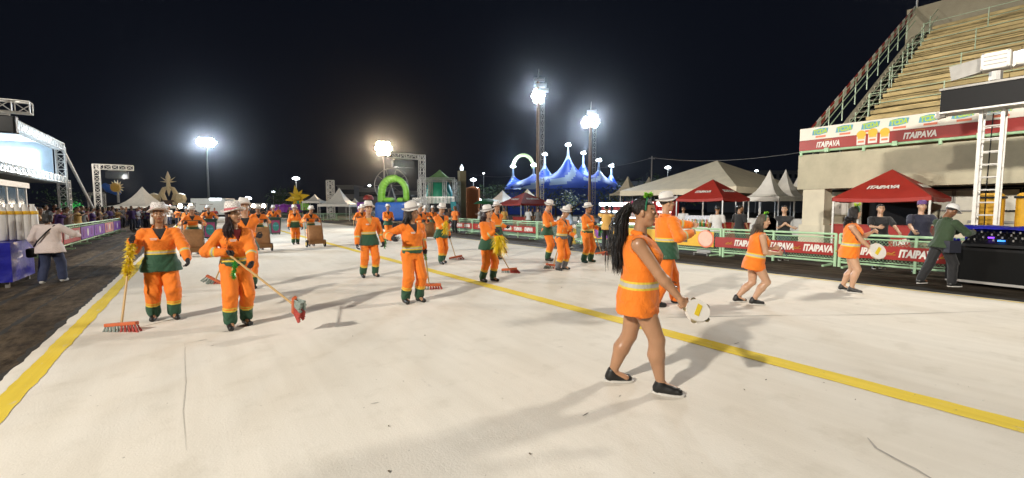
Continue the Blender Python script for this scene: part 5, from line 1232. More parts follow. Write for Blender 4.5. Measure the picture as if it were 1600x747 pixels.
    if gloves:
        for i in (0, 1):
            v, f = polygonise(HP[i] + [Cone(wr[i] - (wr[i] - el[i]) * .22, wr[i], .021 * h, .022 * h, .01)], .0068); link('glove', np_mesh('glove', [(v, f)], gloves if isinstance(gloves, str) else 'glove_dark'), e)
    # ---- clothes
    def torso_garm(name, m, hem, top, ease, flare=0., sleeves=0., r0=.0, vneck=0., fold=.004, collar=True, openf=0., boxy=0., armholes=False):
        q = [(z, rx + ease * h + max(0, (.06 * h - z)) * flare, ry + ease * h + max(0, (.06 * h - z)) * flare * .8, yc) for z, rx, ry, yc in
             [(hem * h, .090 * h * hf, .066 * h * hf, -.003 * h), (-.02 * h, .094 * h * hf, .068 * h * hf, -.004 * h), (.06 * h, .082 * h * hf, .062 * h * hf, .002 * h), (.11 * h, .078 * h * hf, .060 * h * hf, .006 * h), (.2 * h, .088 * h * hf, .066 * h * hf, .010 * h), (.26 * h, .082 * h * hf, .052 * h * hf, 0), (top * h, .050 * h, .036 * h, -.006 * h)] if z >= hem * h - 1e-6]
        if boxy: q = [(z, max(rx, boxy * .104 * h * hf) if z < .22 * h else rx, max(ry, boxy * .078 * h * hf) if z < .22 * h else ry, yc) for z, rx, ry, yc in q]
        G = [Torso(pel, Mt, q, .03)]
        for i in (0, 1):
            G.append(Cone(nk - up * .026 * h, sh[i], .020 * h + ease * h * .5, .026 * h * hf + ease * h * (.6 if sleeves else .5), .03))
            if sleeves > 0:
                a = min(1., sleeves * 2); G.append(Cone(sh[i], sh[i] + (el[i] - sh[i]) * a, .029 * h * hf + ease * h * .6 + r0, .028 * h * hf + ease * h * .6 + r0, .025, 1 + i))
                if sleeves > .5: G.append(Cone(el[i], el[i] + (wr[i] - el[i]) * (sleeves - .5) * 2, .028 * h * hf + ease * h * .6 + r0, .020 * h + ease * h * .5 + r0, .02, 3 + i))
        if fem: G += [Ell(pel + Mt @ A(s_ * .044 * h, .056 * h, .195 * h), (.044 * h + ease * h * .5, .036 * h + ease * h * .6, .046 * h), .05) for s_ in (-1, 1)]
        subs = []
        c0 = nk + up * .0 * h
        subs.append((lambda P_: np.hypot(*(((P_ - c0) @ Mt)[:, :2] / np.array((1, .9))).T) - .040 * h + 5 * np.maximum(0, -((P_ - c0) @ Mt)[:, 2] - .005 * h), c0 - .1, c0 + .12))
        if vneck:
            zv = vneck * h
            def wedge(P_):
                q_ = (P_ - pel) @ Mt; return np.maximum(np.maximum(np.abs(q_[:, 0]) - (.048 * h) * (q_[:, 2] - zv) / (.30 * h - zv), -q_[:, 1] + .012 * h), zv - q_[:, 2])
            c = pel + Mt @ A(0, .08 * h, (zv + .31 * h) / 2); subs.append((wedge, c - .16 * h - .03, c + .16 * h + .03))
        if openf:
            def slit(P_):
                q_ = (P_ - pel) @ Mt; return np.maximum(np.abs(q_[:, 0]) - (openf * h + .05 * np.maximum(0, q_[:, 2])), -q_[:, 1] + .02 * h)
            c = pel + Mt @ A(0, .09 * h, .05 * h); subs.append((slit, c - .32 * h, c + .32 * h))
        if armholes:
            for i in (0, 1):
                cc = Cone(sh[i] + (el[i] - sh[i]) * .02 + Mt[:, 0] * (-.012, .012)[i] * h, el[i], .034 * h * g, .034 * h * g); cb = Cone(el[i], wr[i], .034 * h * g, .03 * h * g)
                for c_ in (cc, cb): subs.append((c_.d, *c_.bb()))
        if collar:
            for s_ in (-1, 1):
                p0 = nk + Mt @ A(s_ * .040 * h, -.030 * h, .012 * h); p1 = nk + Mt @ A(s_ * .046 * h, .012 * h, .006 * h); p2 = nk + Mt @ A(s_ * .030 * h, .046 * h, -.035 * h)
                G += [Cone(p0, p1, .013 * h, .012 * h, .008), Cone(p1, p2, .012 * h, .010 * h, .008)]
            G.append(Cone(nk + Mt @ A(-.034 * h, -.036 * h, .012 * h), nk + Mt @ A(.034 * h, -.036 * h, .012 * h), .013 * h, .013 * h, .008))
        V, F = polygonise(G, vox, subs, fold, seed=NP * 1.3)
        at_ = np.zeros((len(V), 3)); at_[:, 0] = ((V - pel) @ Mt)[:, 2] / h; nr = nearest(G, V)
        for i, p in enumerate(G):
            if p.tag:
                p.d(V); hh = p.h * .5 + (.5 if p.tag > 2 else 0); s_ = nr == i; at_[s_, 1] = hh[s_]; at_[s_, 2] = 1
        return link(name, np_mesh(name, [(V, F, at_)], m, 'garm'), e)
    def legs_garm(name, m, end, ease, r1=.0, fold=.004, top=.075):
        """end: how far down the garment reaches, 0 = ankle, 1 = hip"""
        q = [(-.06 * h, .086 * h * hf + ease * h, .064 * h * hf + ease * h, -.004 * h), (0, .094 * h * hf + ease * h, .068 * h * hf + ease * h, -.005 * h), (top * h, .080 * h * hf + ease * h, .060 * h * hf + ease * h, 0)]
        G = [Torso(pel, M, q, .03)]
        for i in (0, 1):
            G.append(Ell(hip[i] - A(0, .03 * h, .0), (.047 * h * hf + ease * h, .044 * h * hf + ease * h, .06 * h), .03))
            if end < .5:
                G.append(Cone(hip[i], kn[i], .052 * h * hf + ease * h, .036 * h * hf + ease * h + r1, .02, 1 + i)); p2 = an[i] + (kn[i] - an[i]) * end * 2; G.append(Cone(kn[i], p2, .036 * h * hf + ease * h + r1, .029 * h * hf + ease * h + r1, .02, 3 + i))
            else: G.append(Cone(hip[i], kn[i] + (hip[i] - kn[i]) * (end - .5) * 2, .060 * h * hf + ease * h, .050 * h * hf + ease * h + r1, .03, 1 + i))
        V, F = polygonise(G, vox, (), fold, seed=NP * 2.1)
        at_ = np.ones((len(V), 3)); nr = nearest(G, V)
        for i, p in enumerate(G):
            if p.tag:
                p.d(V); hh = (1 - p.h * .5) if p.tag < 3 else (.5 - p.h * (.5 - end)); s_ = nr == i; at_[s_, 0] = hh[s_]
        return link(name, np_mesh(name, [(V, F, at_)], m, 'garm'), e)
    def shoes(m, sole=None, boot=.0, nm='shoe'):
        for i in (0, 1):
            d = ft[i] * 0 + A((-.16, .16)[i], 1, 0); d = nrm(d); heel_up = an[i][2] - .05 * h
            a = an[i]; S = [Cone(a + A(0, 0, .008 * h) - d * .004 * h, a - Z * .022 * h - d * .015 * h, .026 * h, .024 * h, .02), Cone(a - Z * .024 * h - d * .012 * h, a - Z * .030 * h + d * .085 * h, .0265 * h, .0225 * h, .02), Cone(a - Z * .008 * h, a - Z * .022 * h + d * .05 * h, .025 * h, .022 * h, .02)]
            if boot: S.append(Cone(a, a + nrm(kn[i] - a) * boot * h, .029 * h, .033 * h, .015))
            z0 = a[2] - .05 * h + .001
            v, f = polygonise(S, max(.009, vox * .7), [(lambda P_: P_[:, 2] - z0, a - .25, a + .25)]); o = link(nm, np_mesh(nm, [(v, f)], m), e)
            if sole:
                mb = MB(); c = a + d * .036 * h; n = 16; sx = A(d[1], -d[0], 0)
                for zz in (z0 - .0005, z0 + .020): 
                    for j in range(n): t_ = 2 * math.pi * j / n; p_ = c + d * .082 * h * math.cos(t_) + sx * .0285 * h * math.sin(t_); mb.v.append((p_[0], p_[1], zz))
                for j in range(n): mb.f.append((j, (j + 1) % n, n + (j + 1) % n, n + j))
                mb.f += [tuple(reversed(range(n))), tuple(range(n, 2 * n))]; mb.obj('sole', sole, o)
    if outfit == 'worker':
        torso_garm('shirt', shirt, .05, .302, .004, collar=False, fold=0)
        torso_garm('jacket', jacket, -.075 if jacket == 'jacket_long' else -.0, .30, .018, flare=.22 if jacket == 'jacket_long' else 0, sleeves=.97, r0=.003, vneck=.20, fold=.006)
        legs_garm('trousers', trousers, .04, .010, .012, fold=.0065); shoes(boots, boot=.06, nm='boot')
        mb = MB()                                                 # small white print on the chest
        c = pel + Mt @ A(.045 * h, .105 * h * hf + .022 * h, .215 * h)
    elif outfit == 'vest':
        torso_garm('top', shirt, .03, .27, .003, collar=False, fold=0)
        torso_garm('vest', 'vest_band', -.105, .30, .024, flare=.07, vneck=.15, fold=.006, openf=.012, boxy=1., armholes=True)
        legs_garm('shorts', 'c_shorts', .86, .006, .004); shoes('boot_black', 'sole_white')
    elif outfit == 'dancer':
        torso_garm('shirt', 'festival_tee', -.04, .30, .008, collar=False)
        torso_garm('jacket', 'jacket_long', -.075, .30, .026, flare=.2, sleeves=.97, r0=.006, openf=.05)
        legs_garm('trousers', 'c_shorts', .03, .012, .014); shoes('boot_black', boot=.05, nm='boot')
    else:
        top_m, leg_m, slv, hem = outfit
        torso_garm('top', top_m, hem, .30, .016, flare=.28, sleeves=slv, r0=.006, collar=slv > .9, boxy=.95)
        legs_garm('trousers', leg_m, .03, .008, .01); shoes(boots, 'sole_white' if boots == 'boot_black' else None)
    # ---- hair and hat
    def hm(p): return hc + Mh @ (A(*p) * hs)
    style, hmat = hair
    if style != 'none':
        G = [Ell(hm((0, -.018, .043)), A(.082, .100, .086) * hs, .02, M=Mh)]
        if style in ('bob', 'long', 'loose'): G += [Cone(hm((s_ * .06, -.03, .03)), hm((s_ * .07, -.035, -.10 if style != 'bob' else -.12)), .036 * hs, .030 * hs, .03) for s_ in (-1, 1)] + [Cone(hm((0, -.06, .02)), hm((0, -.085, -.13)), .06 * hs, .055 * hs, .03)]
        if style == 'pony': G += [Ell(hm((0, -.105, .055)), A(.036, .036, .036) * hs, .02)]
        cut = lambda P_: (lambda q_: np.minimum(q_[:, 1] - (.035 - .9 * np.minimum(0, q_[:, 2] - .075) * -1), .075 + .02 - q_[:, 2] - .0 * q_[:, 1]) )((P_ - hc) @ Mh / hs)
        def facecut(P_):
            q_ = (P_ - hc) @ Mh / hs; return -np.maximum(np.maximum(.012 - q_[:, 1] - .35 * np.maximum(0, q_[:, 2]), 0) * 0 + (.018 + .0 - q_[:, 1]), (q_[:, 2] - .062)) * -1
        fc = lambda P_: (lambda q_: np.maximum(.022 - q_[:, 1], q_[:, 2] - .066))((P_ - hc) @ Mh / hs)       # clears the face below the hair line
        ck = lambda P_: (lambda q_: np.maximum(np.maximum(-.03 - q_[:, 1], q_[:, 2] + .0), np.abs(q_[:, 0]) - (.2 if style in ('short', 'pony') else .055)))((P_ - hc) @ Mh / hs)
        V, F = polygonise(G, max(.009, vox * .8), [(fc, hc - .25, hc + .25), (ck, hc - .25, hc + .25)], .004, seed=NP)
        ho = link('hair', np_mesh('hair', [(V, F)], hmat), e)
        if style in ('long', 'pony', 'loose'):
            rr = random.Random(NP); mb = MB(); ln = {'long': .44, 'pony': .60, 'loose': .36}[style]; front = isinstance(hands, tuple) and style == 'long'
            for k_ in range(420 if style == 'pony' else 170):
                if style == 'pony': p0 = hm((rr.gauss(0, .012), -.115 + rr.gauss(0, .012), .05 + rr.gauss(0, .012))); dx, dy = rr.gauss(0, .045), -.055 - abs(rr.gauss(0, .045))
                else: a_ = rr.uniform(-2.2, 2.2) if style != 'long' else rr.uniform(.5, 1.9); p0 = hm((.062 * math.sin(a_), -.03 - .055 * math.cos(a_), -.02)); dx, dy = .05 * math.sin(a_) + rr.gauss(0, .015), -.07 * max(.1, math.cos(a_)) - .02
                if style == 'long': dx, dy = .035 + rr.gauss(0, .022), .105 + rr.gauss(0, .012)
                L_ = ln * rr.uniform(.75, 1.05) * h / 1.7; pts = []; ph = rr.uniform(0, 6)
                for q in range(9):
                    t = q / 8; wv = (.022 * math.sin(t * 13 + ph * .35) + .006 * math.sin(t * 30 + ph)) * min(1, t * 2); ez = min(1., t * 2.2)
                    o_ = Mt @ A(dx * ez + wv, dy * (ez if style != 'pony' else (min(1, t * 3) * .8 + t * .35)) + wv * .6, 0); pts.append(Vector(tuple(p0 + o_ + A(0, 0, -L_ * (t ** 1.15) + (.02 * math.sin(t * 9) if style == 'pony' else 0)))))
                mb.tube(pts, [.0045, .005, .005, .005, .0048, .0045, .004, .003, .001], 3)
            mb.obj('locks', hmat, ho, True)
    if hat:
        Mw = Matrix(np.c_[np.r_[Mh @ np.diag([hs] * 3), [[0, 0, 0]]], np.r_[hc, 1]].tolist()) @ Matrix.Translation((0, -.008, .068)) @ Matrix.Rotation(R(6), 4, 'X')
        if hat == 'cap':
            o = MB().lathe([(.096, -.035), (.098, -.01), (.088, .04), (.055, .072), (0, .082)], 20, sy=1.16, M=Mw).obj('cap', 'cap_white', e, True)
            mb = MB()
            for i in range(9): a_ = R(20 + 140 * i / 8); mb.v += [tuple(Mw @ Vector((.095 * math.cos(a_), .108 * math.sin(a_), -.03))), tuple(Mw @ Vector((.085 * math.cos(a_), .108 + .085 * math.sin(a_), -.045)))]
            for i in range(8): mb.f.append((2 * i, 2 * i + 1, 2 * i + 3, 2 * i + 2))
            b_ = mb.obj('peak', 'cap_white', o); sm = b_.modifiers.new('s', 'SOLIDIFY'); sm.thickness = .006
        else:
            mb = MB(); n = 28; prof = [(.146, -.004, 1), (.124, -.018, 1), (.102, -.012, 0), (.098, .040, 0), (.090, .092, 0), (.072, .110, 0), (.035, .104, 0), (0, .098, 0)]
            for r_, z_, brim in prof:
                for j in range(n):
                    a_ = 2 * math.pi * j / n; zz = z_ + (.022 * math.cos(2 * a_) * -1 * (r_ - .1) / .046 if brim else 0) + (.0 if r_ > .08 else .010 * math.cos(2 * a_))
                    mb.v.append(tuple(Mw @ Vector((r_ * math.cos(a_) * .94, r_ * math.sin(a_) * 1.12, zz))))
            for i in range(len(prof) - 1):
                for j in range(n): a_ = i * n + j; b_ = i * n + (j + 1) % n; mb.f.append((a_, b_, b_ + n, a_ + n))
            o = mb.obj('hat', hat, e, True); sm = o.modifiers.new('s', 'SOLIDIFY'); sm.thickness = .006
            MB().lathe([(.1035, -.010), (.1015, .022)], 28, sx=.94, sy=1.12, M=Mw).obj('hat_band', 'hat_pinkband' if hat == 'hat_straw' else 'hat_band', o, True)
    e.update_tag()
    info = dict(e=e, H=H, hc=hc, Mh=Mh, hs=hs, nk=nk, pel=pel, Mt=Mt, wr=wr, el=el, sh=sh, hm=hm, hf=hf)
    cz, sz = math.cos(-R(face)), math.sin(-R(face))
    info['world'] = lambda p: Vector((loc[0] + p[0] * cz - p[1] * sz, loc[1] + p[0] * sz + p[1] * cz, p[2] + e.location.z))
    return info
def chest_print(q, m='white_print', x=.045, z=.215, wd=.085, d=.0):
    """small two line print sewn on the chest"""
    h = q['H']; Mt = q['Mt']; c = q['pel'] + Mt @ A(x * h, .088 * h * q['hf'] + (.024 + d) * h, z * h); mb = MB()
    for k, (w_, dz) in enumerate(((wd, 0), (wd * .8, -.016))):
        n = 6
        for j in range(n):
            a = c + Mt @ A((j - n / 2) * w_ / n, .004, dz); b = c + Mt @ A((j - n / 2 + .72) * w_ / n, .004, dz); mb.add([a, b, b + Mt @ A(0, 0, .011), a + Mt @ A(0, 0, .011)], [(0, 1, 2, 3)])
    mb.v += [tuple(Vector(v) - Vector(tuple(Mt[:, 1] * .012))) for v in mb.v]; k = len(mb.v) // 2; mb.f += [tuple(k + i for i in reversed(f)) for f in mb.f]
    mb.obj('chest_print', m, q['e'])
# ------------------------------------------------------------------ brooms, tinsel, carts
mat('broom_red', (.55, .12, .04), .5, var=.15); mat('bristle_grey', (.26, .31, .28), .8, var=.4, scale=40); mat('bristle_red', (.42, .06, .045), .8, var=.3, scale=40); mat('tinsel_yellow', (.80, .58, .02), .35, var=.2); mat('tinsel_green', (.03, .34, .04), .35, var=.2)
def broom(head, top, label, across, wd=.42, group='push brooms of the sweepers', flip=0.):
    """head: world point at the middle of the block, top: world end of the handle, across: direction along the block"""
    head, top = Vector(head), Vector(top); e = empty('broom', head, label, 'broom', group)
    d = (top - head); MB().tube([d * .01, d * .5, d], [.014, .013, .0125], 8).obj('handle', 'wood_handle', e)
    x = Vector(across).normalized(); dn = -d.normalized(); x = (x - dn * x.dot(dn)).normalized(); dn = (dn + Vector((0, 0, -1.2 * (1 - flip)))).normalized(); dn = (dn - x * dn.dot(x)).normalized(); y = x.cross(dn)
    o = MB().cbox((0, 0, 0), (wd, .06, .045), Matrix((x, y, dn)).transposed().to_4x4()).obj('block', 'broom_red', e); bevel(o, .008)
    r = random.Random(int(abs(head.x) * 100)); 
    for half, m in ((0, 'bristle_grey'), (1, 'bristle_red')):
        mb = MB(); n = 5
        for i in range(n):
            for j in (0, 2):
                for q in range(1):
                    a = (i + half * n) / (2 * n - 1) - .5; p = x * (a * wd * .93) + y * ((j - 1) * .018) + dn * .02; t = p + dn * .125 + x * (a * .09 + r.uniform(-.012, .012)) + y * ((j - 1) * .016 + r.uniform(-.012, .012)); mb.tube([p, p.lerp(t, .5), t], [.009, .014, .020], 6)
        mb.obj('bristles', m, e)
    return e
def tinsel(pts, r0, n, m, label, hang=0., group='tinsel garlands', leaf=.05, seed=1):
    """garland of many thin shiny strips around a path"""
    r = random.Random(seed); pts = [Vector(p) for p in pts]; mb = MB(); o = pts[0]
    for k in range(int(n * 1.7)):
        t = r.uniform(0, len(pts) - 1.001); i = int(t); p = pts[i].lerp(pts[i + 1], t - i) - o; d = Vector((r.gauss(0, 1), r.gauss(0, 1), r.gauss(0, .7) - hang)).normalized(); L_ = r0 * r.uniform(.5, 1.15); q = d.orthogonal().normalized() * leaf * .085
        m1 = p + d * L_ * .5 + Vector((0, 0, .01)); e_ = p + d * L_ - Vector((0, 0, .35 * L_ * hang)); mb.add([p - q, p + q, m1 + q * 1.2, e_, m1 - q * 1.2], [(0, 1, 2, 3, 4)])
    return mb.obj('tinsel', m, None, loc=o, label=label, cat='tinsel', group=group)
mat('sack_brown', (.40, .20, .085), .75, var=.25, scale=5, bump=.6, bscale=9); mat('cart_frame', (.22, .10, .03), .5, var=.2); mat('cart_yellow', (.65, .42, .03), .5); mat('bin_green', (.02, .06, .04), .5, var=.15); mat('bin_teal', (.03, .25, .22), .5, var=.3, scale=12); mat('bin_magenta', (.35, .05, .16), .5, var=.3, scale=14)
def hand_cart(loc, face, label):
    """two wheeled street cleaning cart, sack panel facing the walker's front"""
    e = empty('sweeper_cart', (loc[0], loc[1], .008), label, 'cart', 'street cleaning carts', -R(face))
    for sx in (-1, 1): MB().tube([(sx * .30, .05, .18), (sx * .29, -.06, .75), (sx * .27, -.24, 1.18)], .022, 8).obj('rail', 'cart_frame', e)
    MB().tube([(-.27, -.24, 1.18), (.27, -.24, 1.18)], .02, 8).obj('handle', 'cart_frame', e); MB().tube([(-.30, .02, .22), (.30, .02, .22)], .022, 8).obj('axle', 'cart_frame', e)
    mb = MB(); n = 10; r = random.Random(int(loc[1] * 10))
    for i in range(n + 1):
        for j in range(n + 1):
            u, v = i / n - .5, j / n; mb.v.append((u * .55, -.12 * v + .05 + .09 * (1 - (2 * u) ** 2) * math.sin(math.pi * v) + r.uniform(-.008, .008), .26 + .62 * v))
    for i in range(n):
        for j in range(n): q = i * (n + 1) + j; mb.f.append((q, q + n + 1, q + n + 2, q + 1))
    o = mb.obj('sack', 'sack_brown', e, True); s_ = o.modifiers.new('s', 'SOLIDIFY'); s_.thickness = .03
    MB().box((-.32, -.02, .14), (.32, .34, .19)).obj('tray', 'cart_frame', e); MB().box((-.32, .32, .19), (.32, .35, .29)).obj('tray_lip', 'cart_frame', e)
    for sx in (-1, 1):
        w_ = MB().tube([(sx * .35 - .025, .05, .15), (sx * .35 + .025, .05, .15)], .15, 18).obj('wheel', 'black_plastic', e); MB().tube([(sx * .35 - .032, .05, .15), (sx * .35 + .032, .05, .15)], .07, 12).obj('hub', 'cart_yellow', w_)
    MB().tube([(.36, -.1, .3), (.36, -.25, 1.35)], .012, 6).obj('spare_stick', 'wood_handle', e)
    return e
def wheelie_bin(loc, face, label):
    e = empty('wheeled_bin', (loc[0], loc[1], .008), label, 'bin', 'painted wheeled bins', -R(face)); a, b = .25, .31
    o = MB().add([(-a, -a, .06), (a, -a, .06), (a, a, .06), (-a, a, .06), (-b, -b, .96), (b, -b, .96), (b, b, .96), (-b, b, .96)], [(0, 3, 2, 1), (4, 5, 6, 7), (0, 1, 5, 4), (1, 2, 6, 5), (2, 3, 7, 6), (3, 0, 4, 7)]).obj('body', 'bin_green', e); bevel(o, .03)
    bevel(MB().box((-.34, -.34, .97), (.34, .35, 1.05)).obj('lid', 'bin_green', e), .03); MB().tube([(-.25, -.38, .95), (.25, -.38, .95)], .02, 8).obj('handle', 'bin_green', e)
    def pl(z0, z1, x0, x1, m, nm, d):
        y0, y1 = a + (b - a) * (z0 - .06) / .9 + d, a + (b - a) * (z1 - .06) / .9 + d; return MB().add([(x0, y0, z0), (x1, y0, z0), (x1, y1, z1), (x0, y1, z1), (x0, y0 - .004, z0), (x1, y0 - .004, z0), (x1, y1 - .004, z1), (x0, y1 - .004, z1)], [(3, 2, 1, 0), (4, 5, 6, 7), (0, 1, 5, 4), (1, 2, 6, 5), (2, 3, 7, 6), (3, 0, 4, 7)]).obj(nm, m, e)
    pl(.14, .88, -.22, .22, 'bin_magenta', 'poster', .004)
    mb = MB(); cz = .5
    for k in range(20): t = 6.283 * k / 20; z = cz + .27 * math.sin(t); mb.v.append((.18 * math.cos(t), a + (b - a) * (z - .06) / .9 + .010, z))
    mb.f.append(tuple(reversed(range(20)))); mb.obj('painted_face', 'bin_teal', e)
    for sx in (-1, 1): mb = MB(); [mb.v.append((sx * .075 + .065 * math.cos(t), a + (b - a) * (.50 + .05 * math.sin(t)) / .9 + .012, .56 + .05 * math.sin(t))) for t in np.linspace(0, 6.283, 13)[:-1]]; mb.f.append(tuple(reversed(range(12)))); mb.obj('painted_mask', 'blue_print', e)
    for sx in (-1, 1): MB().tube([(sx * .27 - .03, -.24, .1), (sx * .27 + .03, -.24, .1)], .1, 14).obj('wheel', 'black_plastic', e)
    return e
# ------------------------------------------------------------------ the sweepers
def W(px, py, D): return at(px, py, D)
def dep(x, y): return x * math.sin(YAW) + y * math.cos(YAW)
def lerp(a, b, t): return Vector(a).lerp(Vector(b), t)
SW = 'street sweepers in orange uniform'
# left sweeper with the yellow tinsel broom
bh, bt = Vector((-.84, 7.62, .10)), W(206, 372, 6.05)
broom(bh, bt, 'push broom with yellow tinsel on its upright handle, at the left yellow line', (.8, -.6, 0), .42)
q = person('sweeper woman in long jacket holding a tinsel broom upright at the left line', (-.42, 8.06), 176, 1.62, True, 'skin_tan', heft=1.32, group=SW, hands=(W(294, 408, 6.2), lerp(bh, bt, .97)), feet=((-.13, .02, 0), (.12, -.08, 0)), head=(2, 4, 0), hat='hat_straw', hair=('bob', 'hair_white'), curl=(35, 95), palms=(None, (-.6, .4, 0)), vox=.0125, poles=((-.9, -.6, 0), (.5, -.6, -1)))
chest_print(q)
tinsel([lerp(bh, bt, .98), lerp(bh, bt, .72), lerp(bh, bt, .55)], .085, 420, 'tinsel_yellow', 'shiny yellow tinsel wound round the broom handle at the left line', .2, seed=3)
# long wine haired sweeper with slanting broom
bh, bt = W(460, 477, 5.55), W(350, 392, 5.75)
broom(bh, bt, 'push broom swung up to the right by the long haired sweeper', (.25, .4, -.75), .34, flip=.9)
q = person('sweeper woman with long wine red hair and slanted broom, white patterned hat', (.42, 7.03), 172, 1.63, True, 'skin_mid', heft=1.15, group=SW, hands=(lerp(bh, bt, .58), lerp(bh, bt, .97)), feet=((-.11, -.04, 0), (.11, .10, 0)), head=(24, 0, 3), hat='hat_straw', hair=('long', 'hair_wine'), jacket='jacket_short', shirt='c_red', curl=(95, 90), vox=.0125, palms=((.2, -.6, .7), (.2, .5, -.7)), twist=6, poles=((-1, -.4, -.3), (1, -.5, -.3)))
chest_print(q)
tinsel([q['world'](q['pel'] + A(.02, .16, .10)), q['world'](q['pel'] + A(.05, .17, -.02)), q['world'](q['pel'] + A(.06, .16, -.16))], .05, 110, 'tinsel_green', 'green tinsel tied at the waist of the wine haired sweeper', .6, seed=5)
# man behind her
q = person('sweeper man in white hat half hidden behind the wine haired woman', (.80, 10.2), 178, 1.74, False, 'skin_light', group=SW, hands=((.2, .25, 1.0), (-.15, .25, 1.05)), curl=(80, 80))
broom(Vector((.30, 11.25, .09)), Vector((.66, 10.65, 1.1)), 'push broom with grey bristles resting left behind the wine haired woman', (.8, -.6, 0), .4)
# carts and bins with their pushers
for (x, y, lab, clab, H, dx, bin_) in ((-.08, 18.35, 'sweeper with white hat pushing the leftmost sack cart', 'leftmost brown sack cart on two wheels', 1.66, 0, False), (1.96, 18.79, 'sweeper with white hat pushing the sack cart right of the wine haired woman', 'brown sack cart beside the wine haired woman', 1.70, 0, False), (4.03, 19.63, 'sweeper leaning over the upright sack cart near the centre line', 'brown sack cart standing alone near the centre line', 1.66, -.05, False), (.59, 27.65, 'sweeper pushing a painted bin behind the two front women', 'dark green bin with painted masked face, left one', 1.72, 0, True), (3.9, 29.98, 'sweeper pushing a painted bin beside the centre line', 'dark green bin with painted masked face, beside the centre line', 1.74, 0, True), (6.3, 20.6, 'tall sweeper steering the half hidden sack cart behind the smiling man', 'brown sack cart partly hidden by the smiling man', 1.74, .1, False), (9.75, 20.9, 'sweeper bent over a sack cart behind the woman with turned head', 'brown sack cart partly hidden behind the woman with turned head', 1.70, 0, False)):
    (wheelie_bin if bin_ else hand_cart)((x, y), 178, clab)
    person(lab, (x + dx, y + .62), 178, H, False, ['skin_mid', 'skin_tan', 'skin_light'][int(x * 7) % 3], lean=10, group=SW, hands=((-.24, .36, 1.12), (.24, .36, 1.12)), curl=(70, 70), vox=.019, head=(rnd.uniform(-20, 20), -8, 0), feet=((-.1, -.12, 0), (.1, .12, 0)))
for k_, (x_, y_, lab_) in enumerate(((7.0, 23.4, 'sweeper half hidden behind the tall cart pusher at the right of the centre line'), (11.2, 23.5, 'sweeper far behind the woman with turned head, near the guard'), (2.2, 33.0, 'small far sweeper between the two painted bins'), (5.6, 34.0, 'small far sweeper right of the painted bin at the centre line'), (-.4, 33.5, 'small far sweeper behind the leftmost sack cart'), (8.9, 29.0, 'small far sweeper in front of the blue inflatable base'), (6.9, 15.6, 'sweeper behind the one looking down, partly hidden'))):
    person(lab_, (x_, y_), 175 + 8 * math.sin(k_ * 2), 1.62 + .05 * (k_ % 4), k_ % 2 == 0, ['skin_mid', 'skin_tan', 'skin_light'][k_ % 3], group=SW, vox=.021, hands=((-.2, .28, 1.0 + .05 * k_ % .2), (.12, .3, 1.1)), head=(rnd.uniform(-25, 25), 0, 0))
person('sweeper half hidden behind the cart pusher near the centre line', (3.6, 21.6), 178, 1.68, True, 'skin_mid', group=SW, vox=.02)
# smiling man
q = person('smiling sweeper man in white hat with arms hanging and green tinsel at his side', (3.28, 10.3), 182, 1.70, False, 'skin_light', group=SW, heft=1.0, hands=((-.30, .06, .82), (.30, .10, .80)), feet=((-.13, .0, 0), (.15, -.02, 0)), vox=.0135, shirt='c_yellow')
chest_print(q)
tinsel([q['world'](A(-.33, .08, 1.05)), q['world'](A(-.36, .08, .85)), q['world'](A(-.34, .08, .66))], .05, 150, 'tinsel_green', 'green tinsel held at the left hand of the smiling man', .4, seed=8)
# woman with turned head
bh, bt = Vector((3.72, 8.0, .10)), W(661, 372, 7.55)
broom(bh, bt, 'push broom with orange block at the right of the woman with turned head', (.85, -.5, 0), .46)
q = person('sweeper woman in the middle turning her head away, one arm lifted, broom at her side', (2.98, 7.07), 176, 1.65, True, 'skin_mid', heft=1.18, group=SW, hands=(lerp(bh, bt, .80), W(613, 372, 7.15)), head=(62, 4, 8), hat='hat_white', hair=('loose', 'hair_black'), jacket='jacket_short', curl=(95, 40), feet=((-.12, .0, 0), (.13, -.03, 0)), vox=.0125)
chest_print(q)
tinsel([lerp(bh, bt, .80), lerp(bh, bt, .70), lerp(bh, bt, .58)], .05, 120, 'tinsel_green', 'green tinsel on the broom handle of the woman with turned head', .4, seed=9)
# farther sweepers
q = person('sweeper with dark gloves standing alone near the blue inflatable base', (7.78, 21.4), 180, 1.74, False, 'skin_tan', group=SW, vox=.018, hands=((-.1, .3, 1.05), (.1, .3, 1.0)))
bh, bt = Vector((6.58, 12.2, .09)), W(696, 350, 12.8)
broom(bh, bt, 'push broom swept to the right by the sweeper with yellow tinsel on her arm', (.9, -.4, 0), .42)
q = person('sweeper looking down with yellow tinsel on the arm, left of the centre woman', (5.79, 11.6), 172, 1.70, False, 'skin_mid', group=SW, vox=.0145, hands=(lerp(bh, bt, .62), (-.02, .3, 1.2)), head=(-6, -22, 0), feet=((-.1, -.1, 0), (.1, .12, 0)), curl=(90, 70))
tinsel([q['world'](A(.05, .30, 1.25)), q['world'](A(.05, .28, 1.05)), q['world'](A(.03, .26, .9))], .13, 160, 'tinsel_yellow', 'yellow tinsel bunch on the arm of the sweeper looking down', .8, seed=11)
bh, bt = Vector((6.3, 8.9, .10)), W(757, 352, 9.6)
broom(bh, bt, 'push broom reaching right across the centre line from the tinsel woman', (.7, -.7, 0), .40)
q = person('sweeper woman with a large yellow tinsel bunch just right of the centre line', (5.19, 8.16), 168, 1.61, True, 'skin_light', group=SW, heft=1.05, vox=.013, hands=(lerp(bh, bt, .88), (.02, .26, 1.18)), head=(22, 2, 4), jacket='jacket_long', hair=('loose', 'hair_wine'), feet=((-.12, .05, 0), (.12, -.05, 0)), curl=(90, 80), shirt='c_orange')
